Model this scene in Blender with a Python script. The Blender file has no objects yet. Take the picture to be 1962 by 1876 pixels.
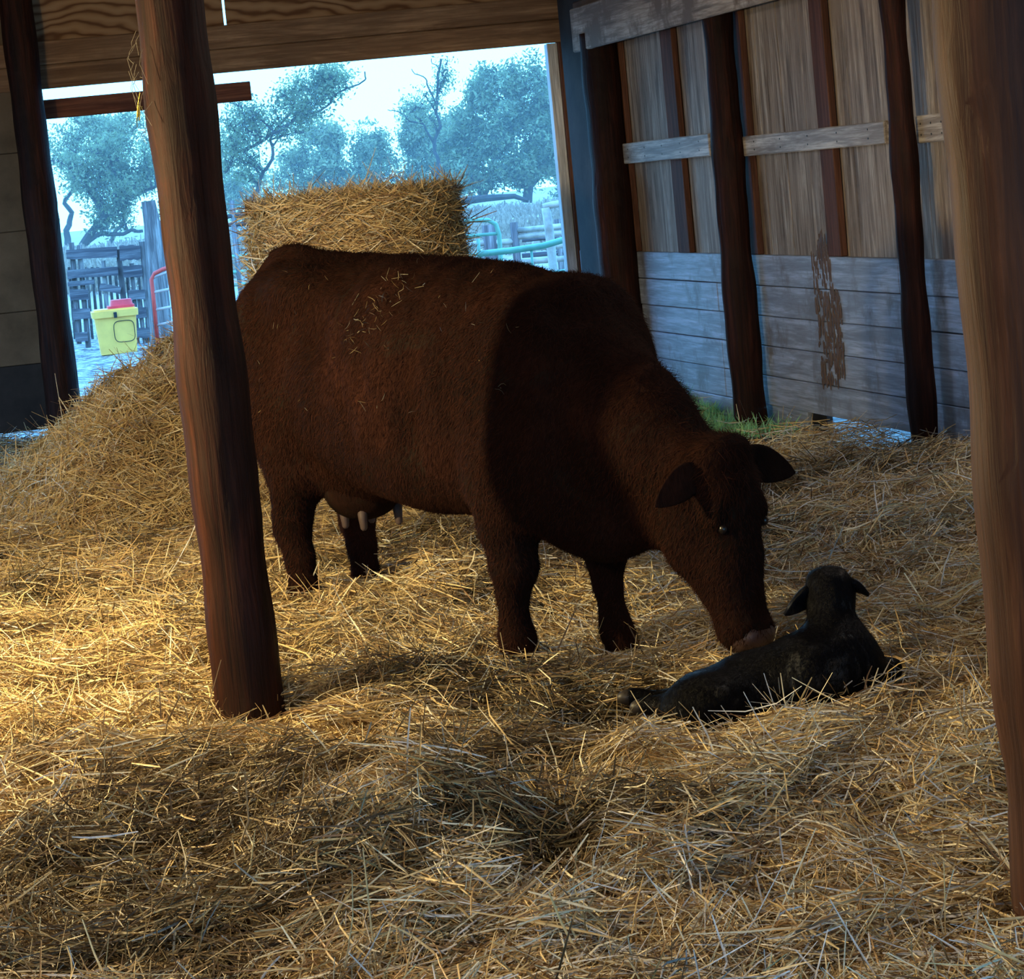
import bpy, math, random
import numpy as np
from mathutils import Matrix, Vector
rng = np.random.default_rng(7); random.seed(7)
SC = bpy.context.scene
COL = SC.collection

# ------------------------------------------------------------------ camera
EYE, FPX, CX, CY = 1.7, 5000.0, 981.0, 938.0
PITCH, ROLL = math.radians(6.89), math.radians(5.55)
fw = np.array([0, math.cos(PITCH), -math.sin(PITCH)]); r0 = np.array([1., 0, 0]); u0 = np.cross(r0, fw)
cr = r0*math.cos(ROLL)-u0*math.sin(ROLL); cu = u0*math.cos(ROLL)+r0*math.sin(ROLL)
cam = bpy.data.cameras.new('camera'); camo = bpy.data.objects.new('camera', cam); COL.objects.link(camo)
cam.sensor_fit = 'HORIZONTAL'; cam.sensor_width = 36; cam.lens = FPX/1962*36; cam.clip_end = 600; cam.clip_start = .05
M = Matrix.Identity(4)
for i in range(3):
    M[i][0] = cr[i]; M[i][1] = cu[i]; M[i][2] = -fw[i]
M[2][3] = EYE
camo.matrix_world = M
SC.camera = camo

# ------------------------------------------------------------------ light and exposure
SC.view_settings.view_transform = 'Standard'; SC.view_settings.look = 'None'
SC.view_settings.exposure = 0.0; SC.view_settings.gamma = 1; SC.view_settings.use_curve_mapping = False
w = bpy.data.worlds.new('overcast_sky'); SC.world = w; w.use_nodes = True
nt = w.node_tree; bgn = nt.nodes['Background']
tcn = nt.nodes.new('ShaderNodeTexCoord'); sx = nt.nodes.new('ShaderNodeSeparateXYZ'); rp = nt.nodes.new('ShaderNodeValToRGB')
nt.links.new(tcn.outputs['Generated'], sx.inputs[0]); nt.links.new(sx.outputs['Z'], rp.inputs[0]); nt.links.new(rp.outputs[0], bgn.inputs[0])
rp.color_ramp.elements[0].position = 0.0; rp.color_ramp.elements[0].color = (.145, .50, .86, 1)
rp.color_ramp.elements[1].position = 0.5; rp.color_ramp.elements[1].color = (.125, .42, .95, 1)
SKY_STRENGTH = 7.0
bgn.inputs[1].default_value = SKY_STRENGTH

def lamp(name, loc, power, color, radius):
    l = bpy.data.lights.new(name, 'POINT'); l.energy = power; l.color = color; l.shadow_soft_size = radius
    o = bpy.data.objects.new(name, l); o.location = loc; COL.objects.link(o); return o
LAMP_LOC = (-3.0, 7.88, 1.7)
lamp('work_lamp_light', LAMP_LOC, 760, (1, .79, .40), .07)
# added unseen fill lights for the foreground, left wall and right-hand straw
lamp('added_fill_light', (-2.4, 2.6, 2.6), 330, (1, .84, .62), .12)
lamp('added_fill_light', (-3.4, 14.0, 2.6), 70, (1, .70, .38), .08)
lamp('added_fill_light', (2.3, 10.3, 3.0), 80, (1, .92, .84), .12)
sl = bpy.data.lights.new('bale_fill_spot', 'SPOT'); sl.energy = 620; sl.color = (1, .72, .38); sl.spot_size = math.radians(34); sl.spot_blend = .6; sl.shadow_soft_size = .06  # unseen spot added to brighten the bale
so_ = bpy.data.objects.new('bale_fill_spot', sl); so_.location = (-3.2, 13.2, 2.3); COL.objects.link(so_)
so_.rotation_euler = (Vector((-1.25, 17.9, 1.25))-Vector(so_.location)).to_track_quat('-Z', 'Y').to_euler()

# ------------------------------------------------------------------ pixel -> place helpers (used for measured positions)
def ray(px, py): return fw*FPX+cr*(px-CX)-cu*(py-CY)
def atY(px, py, Y):
    d = ray(px, py); p = d*(Y/d[1]); return np.array([p[0], Y, p[2]+EYE])
def atZ(px, py, z):
    d = ray(px, py); p = d*((z-EYE)/d[2]); return np.array([p[0], p[1], z])
def on_plane(px, py, P, n):
    d = ray(px, py); c = np.array([0, 0, EYE]); t = np.dot(np.array(P)-c, n)/np.dot(d, n); return c+d*t

# ------------------------------------------------------------------ noise
def _h(i, j, s):
    n = (i*374761393+j*668265263+s*1442695041) & 0xffffffff
    n = ((n ^ (n >> 13))*1274126177) & 0xffffffff
    return ((n ^ (n >> 16)) & 0xffff)/65535.0
def vnoise(x, y, s=0):
    x = np.asarray(x, float); y = np.asarray(y, float)
    i = np.floor(x).astype(np.int64); j = np.floor(y).astype(np.int64); u = x-i; v = y-j
    u = u*u*(3-2*u); v = v*v*(3-2*v)
    a = _h(i, j, s); b = _h(i+1, j, s); c = _h(i, j+1, s); d = _h(i+1, j+1, s)
    return (a+(b-a)*u)*(1-v)+(c+(d-c)*u)*v-.5
def fbm(x, y, s=0, o=4):
    t = 0; a = 1
    for k in range(o):
        t = t+a*vnoise(np.asarray(x)*2**k, np.asarray(y)*2**k, s+k*17); a *= .5
    return t
def sstep(a, b, x):
    t = np.clip((x-a)/(b-a), 0, 1); return t*t*(3-2*t)

# ------------------------------------------------------------------ mesh helpers
def mesh_np(name, V, F, mat=None, parent=None, smooth=False, col=None, loc=None, rotz=None, mats=None, midx=None):
    """F: (n,k) array (k=3/4) or list of lists"""
    me = bpy.data.meshes.new(name)
    V = np.asarray(V, np.float32)
    if isinstance(F, np.ndarray):
        n, k = F.shape
        me.vertices.add(len(V)); me.vertices.foreach_set('co', V.ravel())
        me.loops.add(n*k); me.loops.foreach_set('vertex_index', F.astype(np.int32).ravel())
        me.polygons.add(n); me.polygons.foreach_set('loop_start', np.arange(0, n*k, k, dtype=np.int32))
        me.polygons.foreach_set('loop_total', np.full(n, k, np.int32))
        me.update(calc_edges=True)
    else:
        me.from_pydata([tuple(map(float, v)) for v in V], [], [tuple(f) for f in F]); me.update()
    if smooth: me.polygons.foreach_set('use_smooth', np.ones(len(me.polygons), bool))
    if col is not None:
        at = me.color_attributes.new('Col', 'FLOAT_COLOR', 'POINT')
        c = np.ones((len(V), 4), np.float32); c[:, :3] = col; at.data.foreach_set('color', c.ravel())
    for m in (mats or [mat]): me.materials.append(m)
    if midx is not None: me.polygons.foreach_set('material_index', np.asarray(midx, np.int32))
    o = bpy.data.objects.new(name, me); COL.objects.link(o)
    if loc is not None: o.location = loc
    if rotz is not None: o.rotation_euler = (0, 0, rotz)
    if parent is not None: o.parent = parent
    return o

class MB:
    def __init__(s): s.V = []; s.F = []; s.M = []
    def add(s, V, F, m=0):
        b = len(s.V); s.V += [tuple(v) for v in V]; s.F += [tuple(i+b for i in f) for f in F]; s.M += [m]*len(F)
    def box(s, x0, x1, y0, y1, z0, z1, m=0, c=.004):
        """bevelled box"""
        c = min(c, (x1-x0)*.3, (y1-y0)*.3, (z1-z0)*.3)
        lo = (x0, y0, z0); hi = (x1, y1, z1)
        V = []; idx = {}
        for sx_ in (0, 1):
            for sy in (0, 1):
                for sz in (0, 1):
                    cn = [(lo, hi)[q][k] for k, q in enumerate((sx_, sy, sz))]
                    for ax in range(3):
                        v = list(cn)
                        for k in range(3):
                            if k != ax: v[k] += c if (sx_, sy, sz)[k] == 0 else -c
                        idx[(sx_, sy, sz, ax)] = len(V); V.append(v)
        F = []
        for ax in range(3):
            o1, o2 = [k for k in range(3) if k != ax]
            for q in (0, 1):
                f = []
                for a, b in ((0, 0), (1, 0), (1, 1), (0, 1)):
                    t = [0, 0, 0]; t[ax] = q; t[o1] = a; t[o2] = b; f.append(idx[(*t, ax)])
                F.append(f)
            # edges parallel to ax
            for a in (0, 1):
                for b in (0, 1):
                    t0 = [0, 0, 0]; t0[o1] = a; t0[o2] = b; t1 = list(t0); t1[ax] = 1
                    F.append([idx[(*t0, o1)], idx[(*t1, o1)], idx[(*t1, o2)], idx[(*t0, o2)]])
        for sx_ in (0, 1):
            for sy in (0, 1):
                for sz in (0, 1): F.append([idx[(sx_, sy, sz, k)] for k in range(3)])
        s.add(V, F, m)
    def tube(s, P, R, n=8, m=0, wob=0., cap=True, ax=None):
        V, F = tube_np(P, R, n, wob, cap); s.add(V, F, m)
    def build(s, name, mat=None, parent=None, **k):
        if isinstance(mat, (list, tuple)):
            o = mesh_np(name, s.V, s.F, None, parent, mats=list(mat), midx=s.M, **k)
        else: o = mesh_np(name, s.V, s.F, mat, parent, **k)
        import bmesh
        bm = bmesh.new(); bm.from_mesh(o.data); bmesh.ops.recalc_face_normals(bm, faces=bm.faces); bm.to_mesh(o.data); bm.free()
        return o

def tube_np(P, R, n=8, wob=0., cap=True, seed=0):
    P = np.asarray(P, float); R = np.broadcast_to(np.asarray(R, float), (len(P),))
    T = np.gradient(P, axis=0); T /= np.linalg.norm(T, axis=1)[:, None]+1e-9
    a = np.array([0, 0, 1.]) if abs(T[0][2]) < .9 else np.array([1., 0, 0])
    V = []; ang = np.arange(n)*2*math.pi/n
    u = np.cross(T[0], a); u /= np.linalg.norm(u)
    for i in range(len(P)):
        u = u-T[i]*np.dot(u, T[i]); u /= np.linalg.norm(u); v = np.cross(T[i], u)
        rr = R[i]*(1+wob*vnoise(np.cos(ang)*1.7+5, np.sin(ang)*1.7+i*.14, seed)*2)
        V.append(P[i]+rr[:, None]*(np.cos(ang)[:, None]*u+np.sin(ang)[:, None]*v))
    V = np.concatenate(V); F = []
    for i in range(len(P)-1):
        for k in range(n):
            F.append((i*n+k, i*n+(k+1) % n, (i+1)*n+(k+1) % n, (i+1)*n+k))
    if cap: F.append(tuple(range(n))[::-1]); F.append(tuple((len(P)-1)*n+k for k in range(n)))
    return V, F

def tag(o, label=None, cat=None, group=None, kind=None):
    if label: o['label'] = label
    if cat: o['category'] = cat
    if group: o['group'] = group
    if kind: o['kind'] = kind
    return o
def empty(name, loc=(0, 0, 0), rotz=0):
    o = bpy.data.objects.new(name, None); o.location = loc; o.rotation_euler = (0, 0, rotz); o.empty_display_size = .1; COL.objects.link(o); return o
def structure(o): o['kind'] = 'structure'; return o

# ------------------------------------------------------------------ materials
def new_mat(name, rough=.8, spec=.3):
    m = bpy.data.materials.new(name); m.use_nodes = True; n = m.node_tree
    b = n.nodes['Principled BSDF']; b.inputs['Roughness'].default_value = rough; b.inputs['Specular IOR Level'].default_value = spec
    return m, n, b
def ramp(n, src, stops):
    r = n.nodes.new('ShaderNodeValToRGB'); e = r.color_ramp.elements
    while len(e) < len(stops): e.new(.5)
    for k, (p, c) in enumerate(stops): e[k].position = p; e[k].color = (*c, 1)
    n.links.new(src, r.inputs[0]); return r.outputs[0]
def coords(n, scale, kind='Object', rot=(0, 0, 0)):
    t = n.nodes.new('ShaderNodeTexCoord'); mp = n.nodes.new('ShaderNodeMapping')
    mp.inputs['Scale'].default_value = scale; mp.inputs['Rotation'].default_value = rot
    n.links.new(t.outputs[kind], mp.inputs[0]); return mp.outputs[0]
def noise(n, vec, scale=1, detail=6, rough=.6, dist=0):
    t = n.nodes.new('ShaderNodeTexNoise'); t.inputs['Scale'].default_value = scale; t.inputs['Detail'].default_value = detail
    t.inputs['Roughness'].default_value = rough; t.inputs['Distortion'].default_value = dist
    n.links.new(vec, t.inputs['Vector']); return t.outputs['Fac']
def mixc(n, fac, a, b, mode='MIX'):
    m = n.nodes.new('ShaderNodeMix'); m.data_type = 'RGBA'; m.blend_type = mode
    for s, v in ((0, fac), (6, a), (7, b)):
        if hasattr(v, 'links'): n.links.new(v, m.inputs[s])
        elif s == 0: m.inputs[0].default_value = v
        else: m.inputs[s].default_value = (*v, 1)
    return m.outputs[2]
def bump(n, b, h, strength=.3, dist=.01):
    bp = n.nodes.new('ShaderNodeBump'); bp.inputs['Strength'].default_value = strength; bp.inputs['Distance'].default_value = dist
    n.links.new(h, bp.inputs['Height']); n.links.new(bp.outputs[0], b.inputs['Normal'])

def wood(name, dark, mid, light, axis='z', rough=.75, freq=1., patch=(.35, .65), pcol=None, spec=.3, bumps=.5):
    """weathered wood with the grain along one local axis"""
    m, n, b = new_mat(name, rough, spec)
    g = 26*freq; l = 1.1*freq
    sc = {'x': (l, g, g), 'y': (g, l, g), 'z': (g, g, l)}[axis]
    v = coords(n, sc); f = noise(n, v, 1, 7, .65, .6)
    c = ramp(n, f, [(.3, dark), (.5, mid), (.72, light)])
    sc2 = {'x': (l*4, g*4, g*4), 'y': (g*4, l*4, g*4), 'z': (g*4, g*4, l*4)}[axis]
    f2 = noise(n, coords(n, sc2), 1, 4, .6)
    c = mixc(n, ramp(n, f2, [(.4, (.0,)*3), (.62, (.45,)*3)]), c, tuple(x*.45 for x in dark))
    sc4 = {'x': (.8, 9, 9), 'y': (9, .8, 9), 'z': (9, 9, .8)}[axis]
    f4 = noise(n, coords(n, sc4), 1, 6, .7, 1.0)
    c = mixc(n, ramp(n, f4, [(.46, (0,)*3), (.60, (.75,)*3)]), c, tuple(x*.9 for x in dark))
    if pcol:
        f3 = noise(n, coords(n, (2.2, 2.2, 2.2)), 1, 5, .7)
        c = mixc(n, ramp(n, f3, [(patch[0], (0,)*3), (patch[1], (1,)*3)]), c, pcol)
    n.links.new(c, b.inputs['Base Color']); bump(n, b, f, bumps, .006 if axis != 'z' else .012)
    return m

M_panel = wood('weathered_panel', (.09, .06, .045), (.40, .315, .25), (.66, .58, .50), 'z', .7, .9, (.45, .7), (.26, .20, .16))
M_plank = wood('stained_skylit_plank', (.20, .22, .27), (.38, .44, .58), (.56, .63, .80), 'x', .5, .8, (.52, .64), (.17, .17, .19), spec=.5)  # blue put into the plank colour to stand in for doorway skylight
M_girt = wood('pale_board', (.2, .16, .14), (.58, .52, .48), (.75, .7, .66), 'x', .6, 1.)
M_beam = wood('stained_beam', (.12, .09, .07), (.44, .36, .29), (.62, .55, .48), 'x', .7, .8, (.5, .62), (.15, .11, .08))
M_header = wood('brown_lumber', (.12, .06, .03), (.26, .15, .085), (.36, .22, .13), 'x', .8, .6, (.45, .75), (.16, .09, .05))
M_red = wood('red_brown_board', (.07, .02, .012), (.17, .055, .03), (.24, .09, .05), 'x', .8, 1.)
M_stud = wood('red_brown_stud', (.06, .022, .012), (.13, .05, .028), (.2, .085, .05), 'z', .8, 1.)
M_jamb = wood('grey_jamb_board', (.3, .3, .3), (.55, .55, .56), (.7, .7, .72), 'z', .6, 1.)
M_post = wood('dark_log', (.009, .004, .003), (.030, .0085, .0048), (.066, .020, .0105), 'z', .62, .8, (.52, .66), (.022, .010, .007), spec=.1, bumps=1.0)
M_postl = wood('tan_log', (.028, .010, .006), (.068, .025, .012), (.115, .046, .023), 'z', .6, .7, (.5, .68), (.05, .020, .011), spec=.15, bumps=.6)
M_fence = wood('grey_fence_wood', (.07, .06, .07), (.17, .145, .15), (.34, .30, .30), 'x', .9, .7)
M_fencep = wood('grey_fence_post', (.09, .075, .075), (.22, .185, .18), (.48, .42, .38), 'z', .9, .7)

def plywood():
    m, n, b = new_mat('swirl_grain_plywood', .85, .2)
    v = coords(n, (1.1, 1, 2.6)); dn = noise(n, v, 1.3, 3, .5)
    wv = n.nodes.new('ShaderNodeTexWave'); wv.wave_type = 'RINGS'; wv.rings_direction = 'Y'
    wv.inputs['Scale'].default_value = 1.8; wv.inputs['Distortion'].default_value = 13; wv.inputs['Detail'].default_value = 2.5; wv.inputs['Detail Scale'].default_value = .9
    n.links.new(v, wv.inputs['Vector'])
    c = ramp(n, wv.outputs['Fac'], [(.0, (.10, .045, .02)), (.3, (.22, .125, .065)), (1, (.28, .17, .095))])
    n.links.new(c, b.inputs['Base Color']); return m
M_ply = plywood()
def concrete_panel(name, c1, c2):
    m, n, b = new_mat(name, .9, .2)
    f = noise(n, coords(n, (3, 3, 3)), 1, 8, .65); n.links.new(ramp(n, f, [(.3, c1), (.7, c2)]), b.inputs['Base Color']); bump(n, b, f, .3, .01); return m
M_leftwall = concrete_panel('stained_wall_panel', (.07, .048, .03), (.14, .10, .065))
M_tar = concrete_panel('dark_kick_board', (.012, .011, .012), (.035, .03, .028))
M_roof = concrete_panel('dark_roof_boards', (.06, .04, .03), (.12, .08, .055))
M_dirt = concrete_panel('dark_barn_dirt', (.035, .022, .014), (.09, .06, .035))

def straw_mat():
    m, n, b = new_mat('straw_stalks', .55, .35)
    a = n.nodes.new('ShaderNodeVertexColor'); a.layer_name = 'Col'
    f = noise(n, coords(n, (60, 60, 60)), 1, 3, .6)
    c = mixc(n, ramp(n, f, [(.35, (0,)*3), (.75, (.35,)*3)]), a.outputs[0], (.09, .055, .025))
    n.links.new(c, b.inputs['Base Color'])
    return m
M_straw = straw_mat()

def flat(name, c, rough=.5, spec=.4, metal=0, c2=None, sc=6):
    m, n, b = new_mat(name, rough, spec); b.inputs['Metallic'].default_value = metal
    f = noise(n, coords(n, (sc, sc, sc)), 1, 6, .6)
    n.links.new(ramp(n, f, [(.35, c2 or tuple(x*.7 for x in c)), (.65, c)]), b.inputs['Base Color']); return m
M_yellow = flat('yellow_plastic', (1.0, .50, .10), .5, .4, 0, (.88, .42, .09))
M_redp = flat('red_plastic', (.9, .05, .06), .4)
M_latch = flat('black_latch', (.02, .02, .02))
M_teal = flat('teal_painted_pipe', (.18, .42, .30), .5, .5)
M_white = flat('white_painted_pipe', (.55, .50, .42), .5, .5, 0, (.28, .24, .20))
M_redpipe = flat('red_painted_pipe', (.75, .07, .05), .5, .5)
M_galv = flat('worn_grey_pipe', (.55, .42, .40), .5, .5)
M_cord = flat('white_cord', (.75, .75, .75), .6)
M_web = flat('dusty_cobweb', (.22, .18, .13), .9)
M_hoof = flat('dark_hoof_horn', (.035, .028, .025), .5, .4)
M_eye = flat('glossy_black_eye', (.01, .008, .008), .3, .4)
M_teat = flat('pink_udder_skin', (.09, .06, .055), .6, .3)

def ground_yard():
    m, n, b = new_mat('muddy_yard', .55, .4)
    v = coords(n, (1, 1, 1)); f = noise(n, v, 7.5, 8, .7, .8); f2 = noise(n, v, .25, 4, .5)
    c = ramp(n, f, [(.44, (.04, .035, .04)), (.50, (.17, .15, .14)), (.55, (.50, .46, .40))])
    g = ramp(n, noise(n, v, .05, 5, .6), [(.35, (.24, .19, .15)), (.65, (.38, .31, .25))])
    sep = n.nodes.new('ShaderNodeSeparateXYZ'); n.links.new(v, sep.inputs[0])
    mr = n.nodes.new('ShaderNodeMapRange'); mr.inputs[1].default_value = 36; mr.inputs[2].default_value = 48; n.links.new(sep.outputs['Y'], mr.inputs[0])
    c = mixc(n, mr.outputs[0], c, g); n.links.new(c, b.inputs['Base Color']); bump(n, b, f, .6, .05); return m
M_yard = ground_yard()
def bark():
    m, n, b = new_mat('tree_bark', .9, .2); f = noise(n, coords(n, (4, 4, 1)), 1, 6, .6)
    n.links.new(ramp(n, f, [(.3, (.03, .028, .03)), (.7, (.07, .06, .06))]), b.inputs['Base Color']); return m
M_bark = bark()
def leafm(name, c1, c2):
    m, n, b = new_mat(name, .8, .2); f = noise(n, coords(n, (1.3, 1.3, 1.3)), 1, 6, .8)
    c = ramp(n, f, [(.40, c1), (.60, c2)]); n.links.new(c, b.inputs['Base Color'])
    tr = n.nodes.new('ShaderNodeBsdfTranslucent'); n.links.new(c, tr.inputs[0]); mx = n.nodes.new('ShaderNodeMixShader'); mx.inputs[0].default_value = .4
    out = n.nodes['Material Output']; n.links.new(b.outputs[0], mx.inputs[1]); n.links.new(tr.outputs[0], mx.inputs[2]); n.links.new(mx.outputs[0], out.inputs[0]); return m
M_leaf = leafm('grey_green_leaves', (.06, .085, .05), (.36, .40, .20))
M_leaf2 = leafm('pale_leaves', (.10, .13, .07), (.46, .48, .25))
M_grass = leafm('fresh_grass', (.16, .40, .16), (.50, .85, .38))
M_brush = leafm('dry_brush', (.22, .17, .13), (.42, .33, .25))

def fur(name, c1, c2, c3, rough, spec, patch=None, coat=0):
    m, n, b = new_mat(name, rough, spec)
    v = coords(n, (1, 1, 1))
    f = noise(n, v, 2.6, 4, .55, .4)
    c = ramp(n, f, [(.32, c1), (.52, c2), (.72, c3)])
    f2 = noise(n, coords(n, (90, 90, 22)), 1, 6, .7, 1.2)
    c = mixc(n, ramp(n, f2, [(.4, (0,)*3), (.66, (.55,)*3)]), c, tuple(x*.35 for x in c1))
    if patch:
        f3 = noise(n, v, 3.4, 7, .7, .8)
        c = mixc(n, ramp(n, f3, [(.56, (0,)*3), (.66, (.8,)*3)]), c, patch)
    n.links.new(c, b.inputs['Base Color']); bump(n, b, f2, .55, .012)
    
    return m
M_cow = fur('red_brown_coat', (.006, .0033, .0027), (.017, .0064, .0042), (.046, .015, .0082), .9, .06, (.016, .0125, .009))
M_calf = fur('wet_black_coat', (.0018, .0018, .0025), (.003, .003, .0045), (.005, .005, .008), .40, .07)
_n = M_calf.node_tree; _b = _n.nodes['Principled BSDF']; _f = noise(_n, coords(_n, (9, 9, 5)), 1, 6, .7, .6)
_n.links.new(ramp(_n, _f, [(.55, (.06,)*3), (.66, (.38,)*3)]), _b.inputs['Specular IOR Level']); _n.links.new(ramp(_n, _f, [(.52, (.45,)*3), (.62, (.30,)*3)]), _b.inputs['Roughness'])
M_switch = fur('dark_tail_hair', (.03, .012, .008), (.05, .02, .012), (.08, .03, .02), .8, .2)

# ------------------------------------------------------------------ implicit bodies
def seg(P, a, b, ra, rb, sy=None):
    a = np.array(a, float); b = np.array(b, float); d = b-a; L2 = d@d
    t = np.clip(((P-a)@d)/L2, 0, 1); q = P-(a+t[:, None]*d); r = ra+(rb-ra)*t
    if sy is not None:            # squash across a direction: sy=(axis vector, factor)
        ax = np.array(sy[0], float); ax /= np.linalg.norm(ax); c = q@ax; q = q+np.outer(c*(sy[1]-1), ax)
    return np.linalg.norm(q, axis=1)-r
def ell(P, c, r, R=None):
    q = (P-np.array(c, float))
    if R is not None: q = q@np.array(R).T
    q = q/np.array(r, float); l = np.linalg.norm(q, axis=1); return (l-1)*min(r)
def smin(a, b, k):
    h = np.clip(.5+.5*(b-a)/k, 0, 1); return b*(1-h)+a*h-k*h*(1-h)
def surface_nets(fn, lo, hi, h):
    lo = np.array(lo, float); hi = np.array(hi, float)
    N = np.ceil((hi-lo)/h).astype(int)+1
    ax = [lo[k]+h*np.arange(N[k]) for k in range(3)]
    vals = np.empty(N)
    Y, Z = np.meshgrid(ax[1], ax[2], indexing='ij'); yz = np.stack([Y.ravel(), Z.ravel()], 1)
    step = 8
    for i in range(0, N[0], step):
        xs = ax[0][i:i+step]; P = np.concatenate([np.concatenate([np.full((len(yz), 1), x), yz], 1) for x in xs])
        vals[i:i+step] = fn(P).reshape(len(xs), N[1], N[2])
    ins = vals < 0; C = N-1
    acc = np.zeros((*C, 3)); cnt = np.zeros(C)
    for a in range(3):
        o = [k for k in range(3) if k != a]
        sl0 = [slice(None)]*3; sl1 = [slice(None)]*3; sl0[a] = slice(0, -1); sl1[a] = slice(1, None)
        v0 = vals[tuple(sl0)]; v1 = vals[tuple(sl1)]; cr_ = (v0 < 0) != (v1 < 0)
        t = np.where(cr_, v0/np.where(cr_, v0-v1, 1), 0)
        idx = np.stack(np.meshgrid(*[np.arange(s) for s in v0.shape], indexing='ij'), -1).astype(float); idx[..., a] += t
        for p in (0, 1):
            for q in (0, 1):
                s = [slice(None)]*3
                s[o[0]] = slice(p, p+C[o[0]]); s[o[1]] = slice(q, q+C[o[1]])
                cc = cr_[tuple(s)]; acc += idx[tuple(s)]*cc[..., None]; cnt += cc
    act = cnt > 0; ids = np.full(C, -1); ids[act] = np.arange(act.sum())
    V = lo+h*(acc[act]/cnt[act][:, None]); F = []
    for a in range(3):
        o = [(a+1) % 3, (a+2) % 3]
        sl0 = [slice(None)]*3; sl1 = [slice(None)]*3; sl0[a] = slice(0, -1); sl1[a] = slice(1, None)
        i0 = ins[tuple(sl0)]; i1 = ins[tuple(sl1)]; cr_ = i0 != i1
        w_ = np.argwhere(cr_); w_ = w_[(w_[:, o[0]] > 0) & (w_[:, o[1]] > 0) & (w_[:, o[0]] < C[o[0]]) & (w_[:, o[1]] < C[o[1]])]
        def g(du, dv):
            k = w_.copy(); k[:, o[0]] += du; k[:, o[1]] += dv; return ids[k[:, 0], k[:, 1], k[:, 2]]
        q = np.stack([g(-1, -1), g(0, -1), g(0, 0), g(-1, 0)], 1)
        fl = i0[w_[:, 0], w_[:, 1], w_[:, 2]]; q[~fl] = q[~fl][:, ::-1]; F.append(q)
    F = np.concatenate(F); return V, F[(F >= 0).all(1)]

# ------------------------------------------------------------------ straw terrain
def gs(x, y, cx, cy, rx, ry, h): return h*np.exp(-((x-cx)/rx)**2-((y-cy)/ry)**2)
def bed(x, y):
    x = np.asarray(x, float); y = np.asarray(y, float)
    k_ = 1-.9*np.exp(-((x-.5)/.8)**4-((y-8.35)/1.0)**4)
    k_ = k_*(1-.85*sstep(13.2, 14.6, y)*sstep(.2, 1.2, x))*(1-.8*sstep(16.5, 18, y)*sstep(-2.4, -3.0, x))
    z = .015+k_*(.10*fbm(x*1.15+3, y*1.0, 3, 3)+.09*np.abs(fbm(x*3.1, y*2.6, 9, 2))-.02)+.012*fbm(x*6, y*5, 14, 2)
    z = z+gs(x, y, -.9, 10.6, .9, 1.1, .13)+gs(x, y, -2.1, 9.9, .75, .8, .16)
    z = z+gs(x, y, -.45, 6.35, .30, .45, .17)-gs(x, y, .02, 6.1, .10, .28, .10)
    z = z+gs(x, y, 1.0, 6.4, .6, .3, .06)-gs(x, y, .75, 7.4, .75, .35, .07)-gs(x, y, .72, 7.95, .50, .28, .02)
    z = z-gs(x, y, .15, 9.0, .45, .4, .06)+gs(x, y, 2.75, 11.4, .8, 1.7, .26)
    z = z-gs(x, y, -.75, 8.25, .35, .2, .03)+gs(x, y, -1.15, 7.1, .5, .4, .06)
    z = z-gs(x, y, .55, 7.95, .75, .42, .08)-gs(x, y, .25, 8.9, .5, .4, .03)
    z = z-gs(x, y, .35, 8.5, .9, 1.1, .055)-gs(x, y, .6, 7.5, .75, .35, .05)
    return np.maximum(z, -.15)
def pile(x, y):
    x = np.asarray(x, float); y = np.asarray(y, float)
    n = fbm(x*1.4, y*1.4, 31, 3)
    r = np.sqrt(((x+1.72)/1.45)**2+((y-15.1)/2.3)**2)*(1+.22*n)
    z = .98*np.clip(1-r, 0, 1)**.95*(1+.25*fbm(x*3, y*3, 5, 3))
    return np.where(r < 1, np.maximum(z, .0), 0)+0*x
def strands(pos, yaw, pitch, length, width, col, lift, nrm=None, seg_n=3, curl=.25, r=None):
    """flat bent stalks; returns V,F,C"""
    r = r or rng
    n = len(pos); d = np.stack([np.cos(yaw)*np.cos(pitch), np.sin(yaw)*np.cos(pitch), np.sin(pitch)], 1)
    if nrm is not None:
        d = d-nrm*(np.sum(d*nrm, 1)-np.sin(pitch))[:, None]; d /= np.linalg.norm(d, axis=1)[:, None]
    rv = r.normal(size=(n, 3)); side = np.cross(d, rv); side /= np.linalg.norm(side, axis=1)[:, None]
    up = np.cross(side, d); bend = r.normal(size=n)*curl
    kink = r.random(n) < .45; kk = r.normal(size=n)*.42*kink
    t = np.linspace(-.5, .5, seg_n+1); V = np.empty((n, seg_n+1, 3, 3))
    for k, tt in enumerate(t):
        off = bend*(tt*tt-.25)*1.0+kk*abs(tt)
        c = pos+d*(length*tt)[:, None]+up*(off*length)[:, None]; c[:, 2] += lift
        wd = width*(1-.45*abs(tt*2)**2)
        V[:, k, 0] = c-side*wd[:, None]*.5; V[:, k, 1] = c+up*(wd*.35)[:, None]; V[:, k, 2] = c+side*wd[:, None]*.5
    V = V.reshape(-1, 3); b = (np.arange(n)*(seg_n+1)*3)[:, None, None, None]
    k = (np.arange(seg_n)*3)[None, :, None, None]; q = np.array([[0, 1, 4, 3], [1, 2, 5, 4]])[None, None]
    F = (b+k+q).reshape(-1, 4); C = np.repeat(col, (seg_n+1)*3, axis=0); return V, F, C
PAL = np.array([(.60, .43, .19), (.70, .54, .27), (.82, .73, .50), (.36, .22, .10), (.50, .33, .15), (.68, .66, .62), (.22, .13, .07)])
def straw_cols(n, p, r=None):
    r = r or rng; c = PAL[r.choice(len(PAL), n, p=np.array(p)/sum(p))]; return c*(.75+.5*r.random((n, 1)))
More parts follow.
